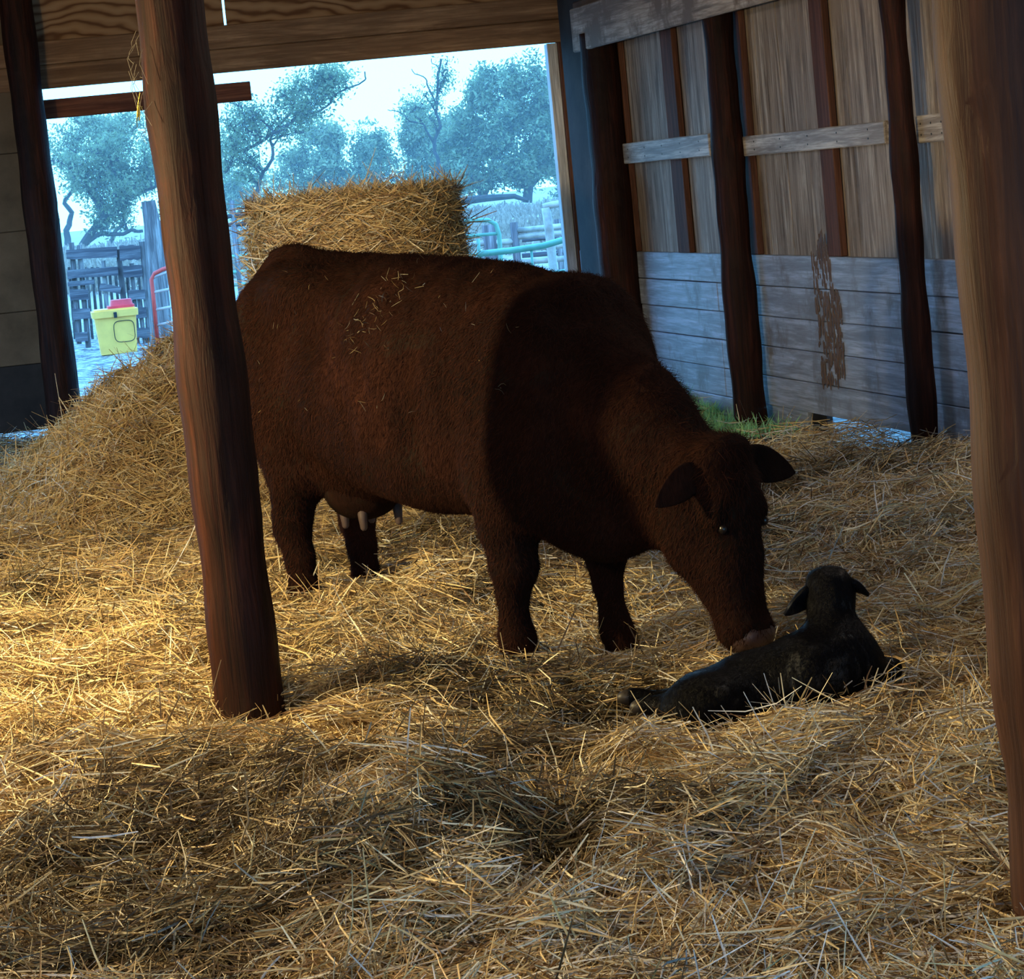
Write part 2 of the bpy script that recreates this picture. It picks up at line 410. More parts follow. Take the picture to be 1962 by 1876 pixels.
def heightfield(fn, x0, x1, y0, y1, nx, ny):
    X, Y = np.meshgrid(np.linspace(x0, x1, nx), np.linspace(y0, y1, ny)); Z = fn(X, Y)
    V = np.stack([X.ravel(), Y.ravel(), Z.ravel()], 1); i = np.arange(nx-1)[None]+np.arange(ny-1)[:, None]*nx
    F = np.stack([i, i+1, i+nx+1, i+nx], -1).reshape(-1, 4); return V, F
def wall_x(y): return 1.02+.2240*(18.75-y)       # inner face of the right wall

def build_straw():
    parts = []
    hv, hf = heightfield(lambda x, y: bed(x, y)-.012, -6.2, 6.0, 1.0, 19.7, 250, 400)
    keep = hv[:, 0] < wall_x(hv[:, 1])-.05
    hf = hf[keep[hf].all(1)]
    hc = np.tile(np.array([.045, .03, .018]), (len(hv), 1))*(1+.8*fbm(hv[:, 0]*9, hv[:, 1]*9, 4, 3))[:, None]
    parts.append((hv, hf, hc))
    zones = [(4.6, 7.2, 12000), (7.2, 9.6, 8800), (9.6, 12.6, 5600), (12.6, 19.6, 2000)]
    for y0, y1, den in zones:
        hw = lambda y: .2*y+.55
        A = (hw(y0)+hw(y1))*(y1-y0); n = int(A*den); y = rng.uniform(y0, y1, n); x = rng.uniform(-1, 1, n)*hw(y)
        ok = (x < wall_x(y)-.12) & ~((x > .75-.25*(y-15)) & (y > 14.1+.9*fbm(x*2, y*2, 91, 3)-.35*(x-1.6)) & (rng.random(n) < .93)); x = x[ok]; y = y[ok]; n = len(x)
        e = .02; z = bed(x, y); nx = -(bed(x+e, y)-z)/e; ny = -(bed(x, y+e)-z)/e
        nr = np.stack([nx, ny, np.ones(n)], 1); nr /= np.linalg.norm(nr, axis=1)[:, None]
        clump = fbm(x*2.2+9, y*2.2, 21, 3)*5.5
        yaw = clump*math.pi*.55+rng.normal(size=n)*1.0+rng.choice([0, math.pi*.5], n, p=[.6, .4])
        pit = np.abs(rng.normal(size=n))*.20-.05; up = rng.random(n) < .025; pit[up] = rng.uniform(.5, 1.2, up.sum())
        fac = 1+.15*(y0 > 9)
        ln = rng.gamma(4, .030, n)*fac+.03; ln = np.minimum(ln, .36); wd = rng.uniform(.0024, .0060, n)*fac
        lift = rng.random(n)**1.5*.07*(1+1.2*(fbm(x*4, y*4, 77, 2) > .1))
        lift[up] += .03
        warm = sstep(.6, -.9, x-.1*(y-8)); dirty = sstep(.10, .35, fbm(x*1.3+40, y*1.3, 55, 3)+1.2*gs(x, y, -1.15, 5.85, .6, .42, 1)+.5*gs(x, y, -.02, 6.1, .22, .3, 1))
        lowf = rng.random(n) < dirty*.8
        greyf = rng.random(n) < .62*(1-warm)  # greyer straw towards the right stands in for cool daylight
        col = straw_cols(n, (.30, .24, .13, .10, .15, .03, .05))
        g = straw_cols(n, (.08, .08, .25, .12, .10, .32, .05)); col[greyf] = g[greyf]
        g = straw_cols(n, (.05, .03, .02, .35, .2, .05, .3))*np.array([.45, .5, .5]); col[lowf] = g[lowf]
        pos = np.stack([x, y, z], 1)
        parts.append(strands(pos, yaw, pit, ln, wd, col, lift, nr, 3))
    return parts
def join(parts):
    V = []; F = []; C = []; b = 0
    for v, f, c in parts: V.append(v); F.append(f+b); C.append(c); b += len(v)
    return np.concatenate(V), np.concatenate(F), np.concatenate(C)
def build_pile():
    hv, hf = heightfield(lambda x, y: pile(x, y)+bed(x, y)-.02, -3.6, -.2, 12.6, 17.6, 110, 130)
    pz = pile(hv[:, 0], hv[:, 1]); hf = hf[(pz[hf] > .02).all(1)]
    hc = np.tile(np.array([.20, .12, .05]), (len(hv), 1)); parts = [(hv, hf, hc)]
    n = 60000; x = rng.uniform(-3.6, -.2, n); y = rng.uniform(12.6, 17.6, n); ok = pile(x, y) > .02; x = x[ok]; y = y[ok]; n = len(x)
    f = lambda a, b: pile(a, b)+bed(a, b); e = .03; z = f(x, y)
    nr = np.stack([-(f(x+e, y)-z)/e, -(f(x, y+e)-z)/e, np.ones(n)], 1); nr /= np.linalg.norm(nr, axis=1)[:, None]
    yaw = rng.uniform(0, 6.28, n); pit = np.abs(rng.normal(size=n))*.25; ln = rng.gamma(5, .034, n)+.05; wd = rng.uniform(.003, .007, n)
    col = straw_cols(n, (.34, .26, .10, .12, .15, .01, .05)); parts.append(strands(np.stack([x, y, z], 1), yaw, pit, ln, wd, col, rng.random(n)*.05, nr, 3))
    return parts
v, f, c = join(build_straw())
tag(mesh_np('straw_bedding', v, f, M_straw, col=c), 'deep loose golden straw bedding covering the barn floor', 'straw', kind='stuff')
v, f, c = join(build_pile())
tag(mesh_np('straw_pile', v, f, M_straw, col=c), 'heaped mound of loose straw by the doorway behind the left post', 'straw pile', kind='stuff')

# ------------------------------------------------------------------ barn shell
UW = np.array([.2186, -.9758, 0]); PW = np.array([1.02, 18.75, 0]); NW = np.array([.9758, .2186, 0]); RZW = math.atan2(UW[1], UW[0])
def wallpt(px, py, off=0.):      # -> (u, z) on the inner wall face moved inwards by off
    p = on_plane(px, py, PW-NW*off, NW); return (p-PW)@UW, p[2]
AB = np.array([-3.2, 19.70, 0]); BB = np.array([.74, 20.20, 0]); UB = (BB-AB)/np.linalg.norm(BB-AB); NB = np.array([-UB[1], UB[0], 0]); RZB = math.atan2(UB[1], UB[0])
def backpt(px, py, off=0.):
    p = on_plane(px, py, AB-NB*off, NB); return (p-AB)@UB, p[2]

# floor
hv, hf = heightfield(lambda x, y: 0*x, -7, 7, -5, 20.2, 20, 30)
hv[:, 0] = np.minimum(hv[:, 0], wall_x(hv[:, 1])+.05)
structure(mesh_np('floor', hv-np.array([0, 0, .2]), hf, M_dirt))
# right wall: vertical siding above, horizontal planks below
b = MB()
u_lo, u_hi = -1.6, 17.2
bays = [wallpt(1195, 480)[0], wallpt(1405, 480)[0], wallpt(1745, 480)[0]]
zt = 1.06
rr = random.Random(3)
u = u_lo
while u < u_hi:                                   # vertical siding sheets, slightly uneven
    wd = rr.uniform(.28, .42); b.box(u+.002, u+wd-.002, .03+rr.uniform(0, .006), .06, .9, 3.6, 0, .002); u += wd
zz = [(.875, 1.06), (.69, .87), (.505, .685), (.32, .5), (.135, .315)]
splits = [u_lo, wallpt(1385, 650)[0], wallpt(1735, 650)[0], 6.6, 9.6, 12.6, u_hi]
for i in range(len(splits)-1):
    for (a_, c_) in zz:
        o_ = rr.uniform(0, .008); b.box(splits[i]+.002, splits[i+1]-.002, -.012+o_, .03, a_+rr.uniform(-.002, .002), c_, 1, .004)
gap0, gap1 = wallpt(1568, 800)[0], wallpt(1742, 820)[0]
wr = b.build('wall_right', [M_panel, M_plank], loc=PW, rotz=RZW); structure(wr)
b = MB(); b.box(u_lo, u_hi, .064, .08, .14, 3.6, 0); structure(b.build('wall_backing', M_roof, loc=PW, rotz=RZW))
ub0 = wallpt(1106, 300, .05)[0]; ub1 = wallpt(1140, 300, .05)[0]; b = MB(); b.box(min(ub0, ub1)-.1, max(ub0, ub1)+.15, -.07, -.03, -.05, 3.0, 0)
tag(b.build('corner_board', M_tar, loc=PW, rotz=RZW), 'dark upright board filling the corner behind the corner post', 'board')
# base boards closing the foot of the wall except at the low gap
uA, uB = wallpt(1262, 790)[0], wallpt(1400, 800)[0]
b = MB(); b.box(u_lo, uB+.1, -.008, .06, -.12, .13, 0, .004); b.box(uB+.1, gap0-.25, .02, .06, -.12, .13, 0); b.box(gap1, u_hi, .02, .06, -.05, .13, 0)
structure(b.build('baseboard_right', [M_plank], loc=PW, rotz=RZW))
b = MB(); b.box(gap0-.27, gap0, .05, .09, -.05, .2, 0)
tag(b.build('kick_board', M_tar, loc=PW, rotz=RZW), 'short dark board closing the foot of the wall beside the low gap', 'board')

def u_of(px, py, off=0): return wallpt(px, py, off)[0]
# studs between the siding sheets
for (pa, pb, lab) in (((1278, 200), (1300, 200), 'narrow red-brown stud in the wall bay nearest the doorway'), ((1563, 150), (1588, 150), 'narrow red-brown stud in the wall bay with the long brown streaks'),
                      ((1412, 150), (1428, 150), 'narrow stud hard against the right side of the middle dark wall post'), ((1186, 200), (1198, 200), 'narrow stud beside the dark corner post')):
    a_, c_ = u_of(*pa), u_of(*pb); b = MB(); b.box(a_, c_, -.012, .029, 1.062, 3.3)
    tag(b.build('wall_stud', M_stud, loc=PW, rotz=RZW), lab, 'stud', 'studs of the right wall')
# girts
def girt(x0, x1, ya, yb, lab):
    a_, za = wallpt(x0, ya, .035); c_, zb = wallpt(x0, yb, .035); e_, _ = wallpt(x1, ya, .035)
    b = MB(); b.box(a_, e_, -.05, -.013, zb, za, 0, .006)
    for k in range(5):
        t = a_+(e_-a_)*(k+.5)/5
        for q in (.3, .7): b.tube([(t, -.052, zb+(za-zb)*q), (t, -.045, zb+(za-zb)*q)], .006, 6, 1)
    tag(b.build('wall_girt', [M_girt, M_latch], loc=PW, rotz=RZW), lab, 'board', 'girts across the right wall')
girt(1190, 1362, 276, 315, 'pale nailed board across the wall bay nearest the doorway')
girt(1424, 1700, 262, 300, 'pale nailed board across the wall bay with the brown streaks')
girt(1758, 1860, 222, 275, 'short end of a pale board at the wall behind the tan foreground post')
# top beam
a_, _ = wallpt(1098, 100, .24); z1 = wallpt(1100, 101, .24)[1]; z2 = wallpt(1086, 20, .24)[1]
b = MB(); b.box(a_, 15, -.24, -.20, z1, z2, 0, .008)
tag(b.build('wall_beam', M_beam, loc=PW, rotz=RZW), 'long stained plank beam running along the top of the right wall posts', 'beam')
b = MB(); b.box(a_-.05, 15, -.2, .02, z2-.02, z2+.05, 0, .008)
tag(b.build('top_plate', M_roof, loc=PW, rotz=RZW), 'dark plate lying on the right wall posts behind the stained beam', 'beam')

# brown streaks on the planks: a thin crust standing on the boards
b = MB()
def streak(x0, y0, x1, y1, w0, w1, n=60, s=0):
    r_ = random.Random(s)
    for k in range(n):
        t = r_.random(); wpx = w0+(w1-w0)*t; px = x0+(x1-x0)*t+r_.uniform(-.5, .5)*wpx; py = y0+(y1-y0)*t
        uu, z_ = wallpt(px, py, .015); L_ = r_.uniform(.012, .06); w2 = r_.uniform(.003, .010)
        pts = []
        for q in range(8):
            an = q*math.pi/4; pts.append((uu+math.cos(an)*w2*r_.uniform(.6, 1.2), z_+math.sin(an)*L_*r_.uniform(.7, 1.1)))
        V_ = [(p_[0], -.011, p_[1]) for p_ in pts]+[(uu+(p_[0]-uu)*.7, -.0165, z_+(p_[1]-z_)*.8) for p_ in pts]
        b.add(V_, [tuple(range(8, 16))]+[(q, (q+1) % 8, 8+(q+1) % 8, 8+q) for q in range(8)])
streak(1573, 492, 1592, 735, 38, 34, 190, 1); streak(1603, 560, 1612, 720, 12, 12, 70, 2); streak(1574, 452, 1576, 500, 12, 24, 50, 3)
M_muck = flat('dried_brown_muck', (.13, .08, .06), .6, .4)
so = b.build('muck_streak', M_muck, loc=PW, rotz=RZW); so.parent = wr; so.location = (0, 0, 0); so.rotation_euler = (0, 0, 0)

# logs
def log(name, base, r0_, r1_, h, mat, label, group=None, lean=(0, 0), z0=-.05, seed=0, cat='post'):
    n = 60; t = np.linspace(0, 1, n); P = np.stack([lean[0]*t+.004*np.sin(t*5+seed), lean[1]*t+.004*np.cos(t*4+seed), z0+(h-z0)*t], 1)
    P[:, :2] -= P[0, :2]
    R = r0_+(r1_-r0_)*t+.004*np.sin(t*17+seed)+.003*np.sin(t*41+seed*2)
    V, F = tube_np(P, R, 36, .022, True, seed); 
    # shallow drying cracks
    ang = np.arctan2(V[:, 1]-np.repeat(P[:, 1], 36), V[:, 0]-np.repeat(P[:, 0], 36)); zc = V[:, 2]
    cr_ = np.abs(vnoise(ang*9+seed, zc*.9, seed+5)); d = np.where(cr_ < .035, .006, 0)
    V[:, 0] -= np.cos(ang)*d; V[:, 1] -= np.sin(ang)*d
    o = mesh_np(name, V, F, mat, loc=(base[0], base[1], 0), smooth=True); return tag(o, label, cat, group)
G1 = 'round timber posts of the barn'
pL = log('barn_post', (-.922, 8.40), .113, .106, 2.65, M_post, 'thick dark round post standing in the straw in front of the cow rump', G1, seed=1)
pR = log('barn_post', (1.045, 5.0), .135, .128, 2.6, M_postl, 'tan-brown round post nearest the camera at the right side', G1, lean=(-.035, 0), seed=2)
def wall_post(pxl, pxr, py, off, mat, lab, seed, h=2.62):
    uc = u_of((pxl+pxr)/2, py, off); p = PW+UW*uc-NW*off; wpx = (pxr-pxl)*p[1]/FPX
    log('barn_post', p, wpx/2*.95, wpx/2*.8, h, mat, lab, G1, seed=seed)
wall_post(1402, 1472, 780, .13, M_post, 'dark wall post between the two wall bays with pale boards', 3)
wall_post(1738, 1797, 780, .13, M_post, 'dark wall post at the low gap, nearest to the tan foreground post', 4)
wall_post(1153, 1240, 640, .13, M_post, 'dark corner post between the doorway and the right wall', 5)
p_ = atZ(118, 880, 0); log('barn_post', (p_[0]-.10, 19.35), .128, .118, 3.6, M_post, 'dark post beside the left jamb of the doorway', G1, seed=6)

# back wall with the doorway
uo0, uo1 = backpt(92, 300)[0], backpt(1075, 300)[0]
zh0 = backpt(500, 133)[1]; ztop = backpt(500, 42)[1]
b = MB()
zs = [.62, 1.02, 1.62, 2.2, zh0+.1, 3.7]
z_ = .12
for q in zs:
    b.box(-4.2, uo0-.02, .02, .06, z_+.004, q, 0 if z_ > .5 else 1, .004); z_ = q
b.box(-4.2, uo0-.03, .065, .08, .13, 3.7, 1, .002)
b.box(uo1+.05, uo1+.75, .05, .09, -.05, 3.7, 1, .004)
wb = b.build('wall_back', [M_leftwall, M_tar], loc=AB, rotz=RZB); structure(wb)
# plywood over the doorway: two sheets with a light gap between them
ug = backpt(430, 30)[0]
b = MB(); b.box(uo0-.4, ug-.008, .03, .05, zh0+.1, 3.7, 0, .002); b.box(ug+.010, uo1+.1, .03, .05, zh0+.1, 3.7, 0, .002)
b.box(ug-.02, ug+.02, .031, .049, zh0+.1, ztop+.0, 0, .001)
structure(b.build('wall_gable', [M_ply], loc=AB, rotz=RZB))
b = MB(); hm = (zh0+ztop)/2
b.box(uo0-.35, uo1+.12, -.02, .028, zh0, hm-.002, 0, .006); b.box(uo0-.35, uo1+.12, -.017, .028, hm+.002, ztop, 0, .006)
tag(b.build('door_header', M_header, loc=AB, rotz=RZB), 'wide brown two-board header spanning the top of the big doorway', 'beam')
b = MB()
uh1, zb1 = backpt(481, 175, -.25); uh0, zb0 = backpt(97, 207, -.25)
b.box(uo0-.12, uh1, .23, .27, (zb0+zb1)/2-.075, (zb0+zb1)/2+.07, 0, .006)
tag(b.build('cantilever_board', M_red, loc=AB, rotz=RZB), 'red-brown board hanging level across the upper left of the doorway', 'board')
# jambs
b = MB(); b.box(uo1-.03, uo1+.05, .0, .14, -.05, zh0-.002, 0, .004)
tag(b.build('door_jamb', M_jamb, loc=AB, rotz=RZB), 'daylit grey jamb board on the right edge of the doorway', 'jamb')
b = MB(); b.box(uo1+.052, uo1+.10, -.03, .05, -.05, zh0-.002, 0, .004)
tag(b.build('door_stop', M_stud, loc=AB, rotz=RZB), 'dark narrow strip between the grey jamb and the pale strip', 'board')
b = MB(); b.box(uo1+.13, uo1+.16, -.05, .05, -.05, zh0-.002, 0, .004)
tag(b.build('trim_board', M_girt, loc=AB, rotz=RZB), 'thin pale upright strip beside the corner post', 'board')
b = MB(); b.box(uo0-.10, uo0-.002, .0, .12, -.05, zh0-.002, 0, .006)
tag(b.build('door_jamb', M_stud, loc=AB, rotz=RZB), 'red-brown jamb board on the left edge of the doorway', 'jamb')
b = MB(); P_ = [(uo0-.045+.01*math.sin(t*3), -.03, 2.3-2.25*t) for t in np.linspace(0, 1, 20)]; b.tube(P_, .006, 6)
tag(b.build('cord', M_cord, loc=AB, rotz=RZB), 'thin white cord running down the left door jamb', 'cord')
# unseen sides and roof that keep the barn dark
b = MB(); b.box(-6.3, -6.2, -5, 13.2, -.05, 3.7, 0); b.box(-6.3, -6.2, 18.2, 20, -.05, 3.7, 0); b.box(-6.3, -6.2, 13.2, 18.2, 2.6, 3.7, 0); structure(b.build('wall_left', M_leftwall))
b = MB(); b.box(-6.3, -2.0, -5.1, -5, -.05, 3.7, 0); b.box(-2.0, 6.4, -5.1, -5, 3.0, 3.7, 0); structure(b.build('wall_front', M_leftwall))
b = MB(); b.box(-6.6, 7.0, -5.2, 20.4, 3.66, 3.72, 0); structure(b.build('ceiling', M_roof))

# ------------------------------------------------------------------ work lamp (outside the frame on the left) that lights the straw
t = empty('work_lamp', (LAMP_LOC[0]-.35, LAMP_LOC[1], 0)); tag(t, 'black work lamp on a pole lighting the straw left of the cow', 'lamp')
b = MB(); b.tube([(0, 0, 0), (0, 0, 1.62)], .02, 10); b.build('pole', M_latch, t)
b = MB(); b.tube([(0, 0, 1.6), (.18, 0, 1.6), (.24, 0, 1.52)], [.012, .012, .05], 12); b.build('lamp_head', M_latch, t)

# ------------------------------------------------------------------ cow
O = np.array([.18, 9.0, 0]); D = np.array([.6, -.8, 0]); L = np.array([.8, .6, 0])
ST = np.array([(-1.80, 1.22, 1.14, .03), (-1.77, 1.33, 1.00, .12), (-1.68, 1.41, .86, .22), (-1.55, 1.455, .74, .28), (-1.4, 1.465, .67, .31), (-1.2, 1.45, .60, .325), (-.9, 1.435, .53, .36), (-.6, 1.415, .495, .375),
               (-.35, 1.385, .50, .355), (-.1, 1.325, .48, .315), (.1, 1.28, .43, .285), (.22, 1.225, .405, .25), (.34, 1.12, .44, .20), (.44, 1.0, .56, .12), (.50, .92, .72, .03)])
def torso(P):
    x = P[:, 0]; zt_ = np.interp(x, ST[:, 0], ST[:, 1]); zb_ = np.interp(x, ST[:, 0], ST[:, 2]); w_ = np.interp(x, ST[:, 0], ST[:, 3])
    c = zb_+(zt_-zb_)*.47; hh = np.where(P[:, 2] > c, zt_-c, c-zb_); e = 2.35
    f = (np.abs(P[:, 1]/w_)**e+np.abs((P[:, 2]-c)/hh)**e)**(1/e)-1
    d = f*np.minimum(w_, hh)*.9
    return np.maximum(d, np.maximum(ST[0, 0]-x, x-ST[-1, 0]))
YS = ((0, 1, 0), 1.3)
def cow_sdf(P):
    d = torso(P)
    d = smin(d, ell(P, (-1.58, 0, 1.45), (.15, .065, .055)), .05)                # tail head
    for s in (-1, 1):
        d = smin(d, ell(P, (-1.22, s*.22, 1.33), (.11, .075, .075)), .09)        # hook bones
        d = smin(d, ell(P, (-1.50, s*.19, 1.02), (.22, .155, .32)), .09)         # thigh
        d = smin(d, ell(P, (.10, s*.20, .92), (.20, .105, .34)), .08)            # shoulder
        d = smin(d, ell(P, (-.02, s*.24, .70), (.15, .08, .15)), .08)
    for s in (-1, 1):
        d = -smin(-d, ell(P, (-.98, s*.43, 1.20), (.17, .13, .14)), .08)             # hollow before the hook
        d = -smin(-d, ell(P, (-.40, s*.44, .95), (.06, .10, .40)), .06)             # fold behind the shoulder
        d = -smin(-d, ell(P, (.34, s*.30, .86), (.05, .10, .26)), .06)
    d = smin(d, ell(P, (.22, 0, .52), (.20, .15, .15)), .10)                     # brisket
    d = smin(d, ell(P, (-.25, 0, 1.30), (.35, .12, .06)), .10)
    # neck
    n = seg(P, (.10, 0, .93), (.42, 0, .80), .27, .225, YS); n = smin(n, seg(P, (.42, 0, .80), (.70, 0, .65), .215, .16, YS), .06)
    n = smin(n, seg(P, (.30, 0, .60), (.55, 0, .52), .16, .12, ((0, 1, 0), 1.6)), .10)
    d = smin(d, n, .09)
    # head, hanging almost straight down
    h = ell(P, (.80, 0, .655), (.125, .125, .12))
    h = smin(h, seg(P, (.85, 0, .60), (.86, 0, .42), .098, .085), .05)
    h = smin(h, seg(P, (.72, 0, .50), (.78, 0, .33), .105, .085), .07)
    h = smin(h, seg(P, (.84, 0, .40), (.87, 0, .20), .092, .080), .05)
    h = smin(h, ell(P, (.885, 0, .165), (.085, .088, .065)), .04)
    h = smin(h, seg(P, (.78, 0, .34), (.825, 0, .17), .07, .050), .04)
    for s in (-1, 1):
        h = smin(h, ell(P, (.88, s*.092, .555), (.04, .03, .045)), .035)         # brow
        h = smin(h, ell(P, (.70, s*.075, .47), (.095, .055, .12)), .05)          # cheek
    h = smin(h, ell(P, (.86, 0, .765), (.06, .085, .045)), .05)                  # poll
    h = np.maximum(h, -ell(P, (.955, .040, .165), (.022, .014, .02))); h = np.maximum(h, -ell(P, (.955, -.040, .165), (.022, .014, .02)))
    d = smin(d, h, .07)
    # legs: near front, far front, near hind, far hind
    def chain(d, pts, k=.05, first=.08):
        for i in range(len(pts)-1):
            (a, ra), (c, rc) = pts[i], pts[i+1]; d = smin(d, seg(P, a, c, ra, rc), first if i == 0 else k)
        return d
    d = chain(d, [((-.04, -.19, .70), .135), ((-.09, -.19, .50), .098), ((-.08, -.19, .39), .080), ((-.075, -.19, .345), .078), ((-.10, -.19, .26), .055), ((-.105, -.19, .14), .052), ((-.10, -.19, .09), .062), ((-.085, -.19, .04), .060)], .03)
    d = chain(d, [((.06, .18, .66), .125), ((.01, .18, .50), .09), ((-.01, .17, .38), .074), ((-.015, .17, .33), .070), ((-.02, .17, .24), .050), ((.0, .17, .10), .048), ((.01, .17, .06), .056), ((.03, .17, .01), .056)], .03)
    for s, dx, dz in ((-1, 0, 0), (1, -.13, -.02)):
        d = chain(d, [((-1.44+dx*.3, s*.19, .88), .17), ((-1.40+dx*.6, s*.20, .66+dz), .115), ((-1.47+dx, s*.195, .46+dz), .075), ((-1.485+dx, s*.195, .40+dz), .068), ((-1.46+dx, s*.19, .30+dz), .056), ((-1.45+dx, s*.19, .17+dz), .055), ((-1.43+dx, s*.19, .12+dz), .062), ((-1.41+dx, s*.19, .08+dz), .06)], .03, .10)
    d = smin(d, ell(P, (-1.22, 0, .62), (.22, .17, .14)), .08)                   # udder base
    return d
RZC = math.atan2(D[1], D[0])
V, F = surface_nets(cow_sdf, (-1.9, -.5, -.08), (1.08, .5, 1.56), .0125)
# fine relief of the coat and muscle folds
tm_ = sstep(.62, .85, V[:, 2])*sstep(.3, .0, V[:, 0])
nn = fbm(V[:, 0]*5+V[:, 1]*2, V[:, 2]*5+V[:, 1]*3, 8, 3)*(.010+.014*tm_)+.004*np.sin(V[:, 0]*42+V[:, 2]*6)*tm_*sstep(-1.0, -.8, V[:, 0])+fbm(V[:, 0]*26+V[:, 1]*9, V[:, 2]*26, 12, 2)*.004
cen = np.stack([V[:, 0], 0*V[:, 0], np.interp(V[:, 0], ST[:, 0], (ST[:, 1]+ST[:, 2])/2)], 1); dd = V-cen; dd /= np.linalg.norm(dd, axis=1)[:, None]+1e-6
V = V+dd*nn[:, None]
cow = mesh_np('cow', V, F, M_cow, smooth=True, loc=O, rotz=RZC)
tag(cow, 'large red-brown cow standing in straw with lowered head at the black calf', 'cow')
def blob(name, c, r, mat, parent, R=None, h=None):
    R_ = R
    lo = np.array(c)-max(r)*1.3; hi = np.array(c)+max(r)*1.3
    v_, f_ = surface_nets(lambda P: ell(P, c, r, R_), lo, hi, h or min(r)/4); return mesh_np(name, v_, f_, mat, parent, smooth=True)
def rot(ax, a):
    ax = np.array(ax, float); ax /= np.linalg.norm(ax); K = np.array([[0, -ax[2], ax[1]], [ax[2], 0, -ax[0]], [-ax[1], ax[0], 0]])
    return np.eye(3)+math.sin(a)*K+(1-math.cos(a))*K@K
def ear(sd, base, tip, wid, parent, mat):
    """cupped leaf-shaped ear"""
    base = np.array(base, float); tip = np.array(tip, float); ax = tip-base; ln = np.linalg.norm(ax); ax /= ln
    nf = np.array([.8, 0, .2]); nf -= ax*(nf@ax); nf /= np.linalg.norm(nf); sd_ = np.cross(ax, nf); V_ = []; F_ = []; n = 14; m = 12
    for i in range(n+1):
        t = i/n; w_ = wid*math.sin(math.pi*min(1, .12+t*.88))**.75*(1-.25*t)+.003; th = .020*(1-t)+.006
        for j in range(m):
            a = 2*math.pi*j/m; cup = .35*w_*math.cos(a)**2
            V_.append(base+ax*ln*t+sd_*math.cos(a)*w_+nf*(math.sin(a)*th+cup)-np.array([0, 0, .02*t*t]))
    for i in range(n):
        for j in range(m): F_.append((i*m+j, i*m+(j+1) % m, (i+1)*m+(j+1) % m, (i+1)*m+j))
    F_.append(tuple(range(m))[::-1]); F_.append(tuple(n*m+j for j in range(m)))
    o = MB(); o.add(V_, F_); return o.build('ear', mat, parent, smooth=True)
ear(-1, (.81, -.09, .70), (.80, -.27, .63), .058, cow, M_cow); ear(1, (.80, .09, .70), (.86, .29, .66), .068, cow, M_cow)
for s in (-1, 1): blob('eye', (.912, s*.090, .515), (.015, .013, .017), M_eye, cow)
V_, F_ = surface_nets(lambda P: np.maximum(ell(P, (.893, 0, .155), (.083, .085, .062)), .86-P[:, 0]), (.8, -.12, .06), (1.0, .12, .24), .008)
M_nose = flat('brown_nose_pad', (.10, .055, .045), .45, .4)
mesh_np('nose_pad', V_, F_, M_nose, cow, smooth=True)
def hoof(c, parent, r=.062):
    for s in (-1, 1):
        b_ = MB(); n = 12; V_ = []
        for (z_, sc_, fx) in ((0, 1.12, .018), (.03, 1.0, .008), (.055, .86, 0)):
            for j in range(n):
                a = 2*math.pi*j/n; V_.append((c[0]+fx+math.cos(a)*r*sc_*1.15, c[1]+s*.031+math.sin(a)*r*.5*sc_, c[2]+z_))
        F_ = [(i*n+j, i*n+(j+1) % n, (i+1)*n+(j+1) % n, (i+1)*n+j) for i in range(2) for j in range(n)]+[tuple(range(n))[::-1], tuple(2*n+j for j in range(n))]
        b_.add(V_, F_)
        if s < 0: acc_ = b_
        else: acc_.add(b_.V, b_.F)
    return acc_.build('hoof', M_hoof, parent, smooth=False)
for c_ in ((-.08, -.19, -.02), (.035, .17, -.05), (-1.40, -.19, .03), (-1.53, .19, .01)): hoof(c_, cow)
# tail
P_ = [(-1.74, .0, 1.43), (-1.83, 0, 1.38), (-1.87, .02, 1.25), (-1.87, .04, 1.0), (-1.86, .06, .75)]
b = MB(); b.tube(P_, [.032, .03, .026, .02, .016], 10, wob=.05); b.build('tail', M_cow, cow, smooth=True)
b = MB()
for k in range(60):
    x_ = random.gauss(0, .012); y_ = random.gauss(0, .012)
    b.tube([(-1.86+x_, .06+y_, .78), (-1.86+x_*2, .06+y_*2, .65), (-1.85+x_*3.2, .06+y_*3.2, .48+random.uniform(-.06, .06))], [.003, .003, .001], 4)
tag(b.build('tail_switch', M_switch, cow), kind='stuff')
# udder with teats
V_, F_ = surface_nets(lambda P: ell(P, (-1.22, -.02, .555), (.16, .15, .12)), (-1.45, -.25, .38), (-1.0, .2, .72), .014)
ud = mesh_np('udder', V_, F_, M_cow, cow, smooth=True)
for (x_, y_) in ((-1.14, -.09), (-1.12, .06), (-1.28, -.08), (-1.29, .05)):
    b = MB(); b.tube([(x_, y_, .49), (x_, y_, .45), (x_+.004, y_-.002, .415), (x_+.005, y_-.002, .407)], [.02, .017, .013, .006], 10); b.build('teat', M_teat, ud, smooth=True)

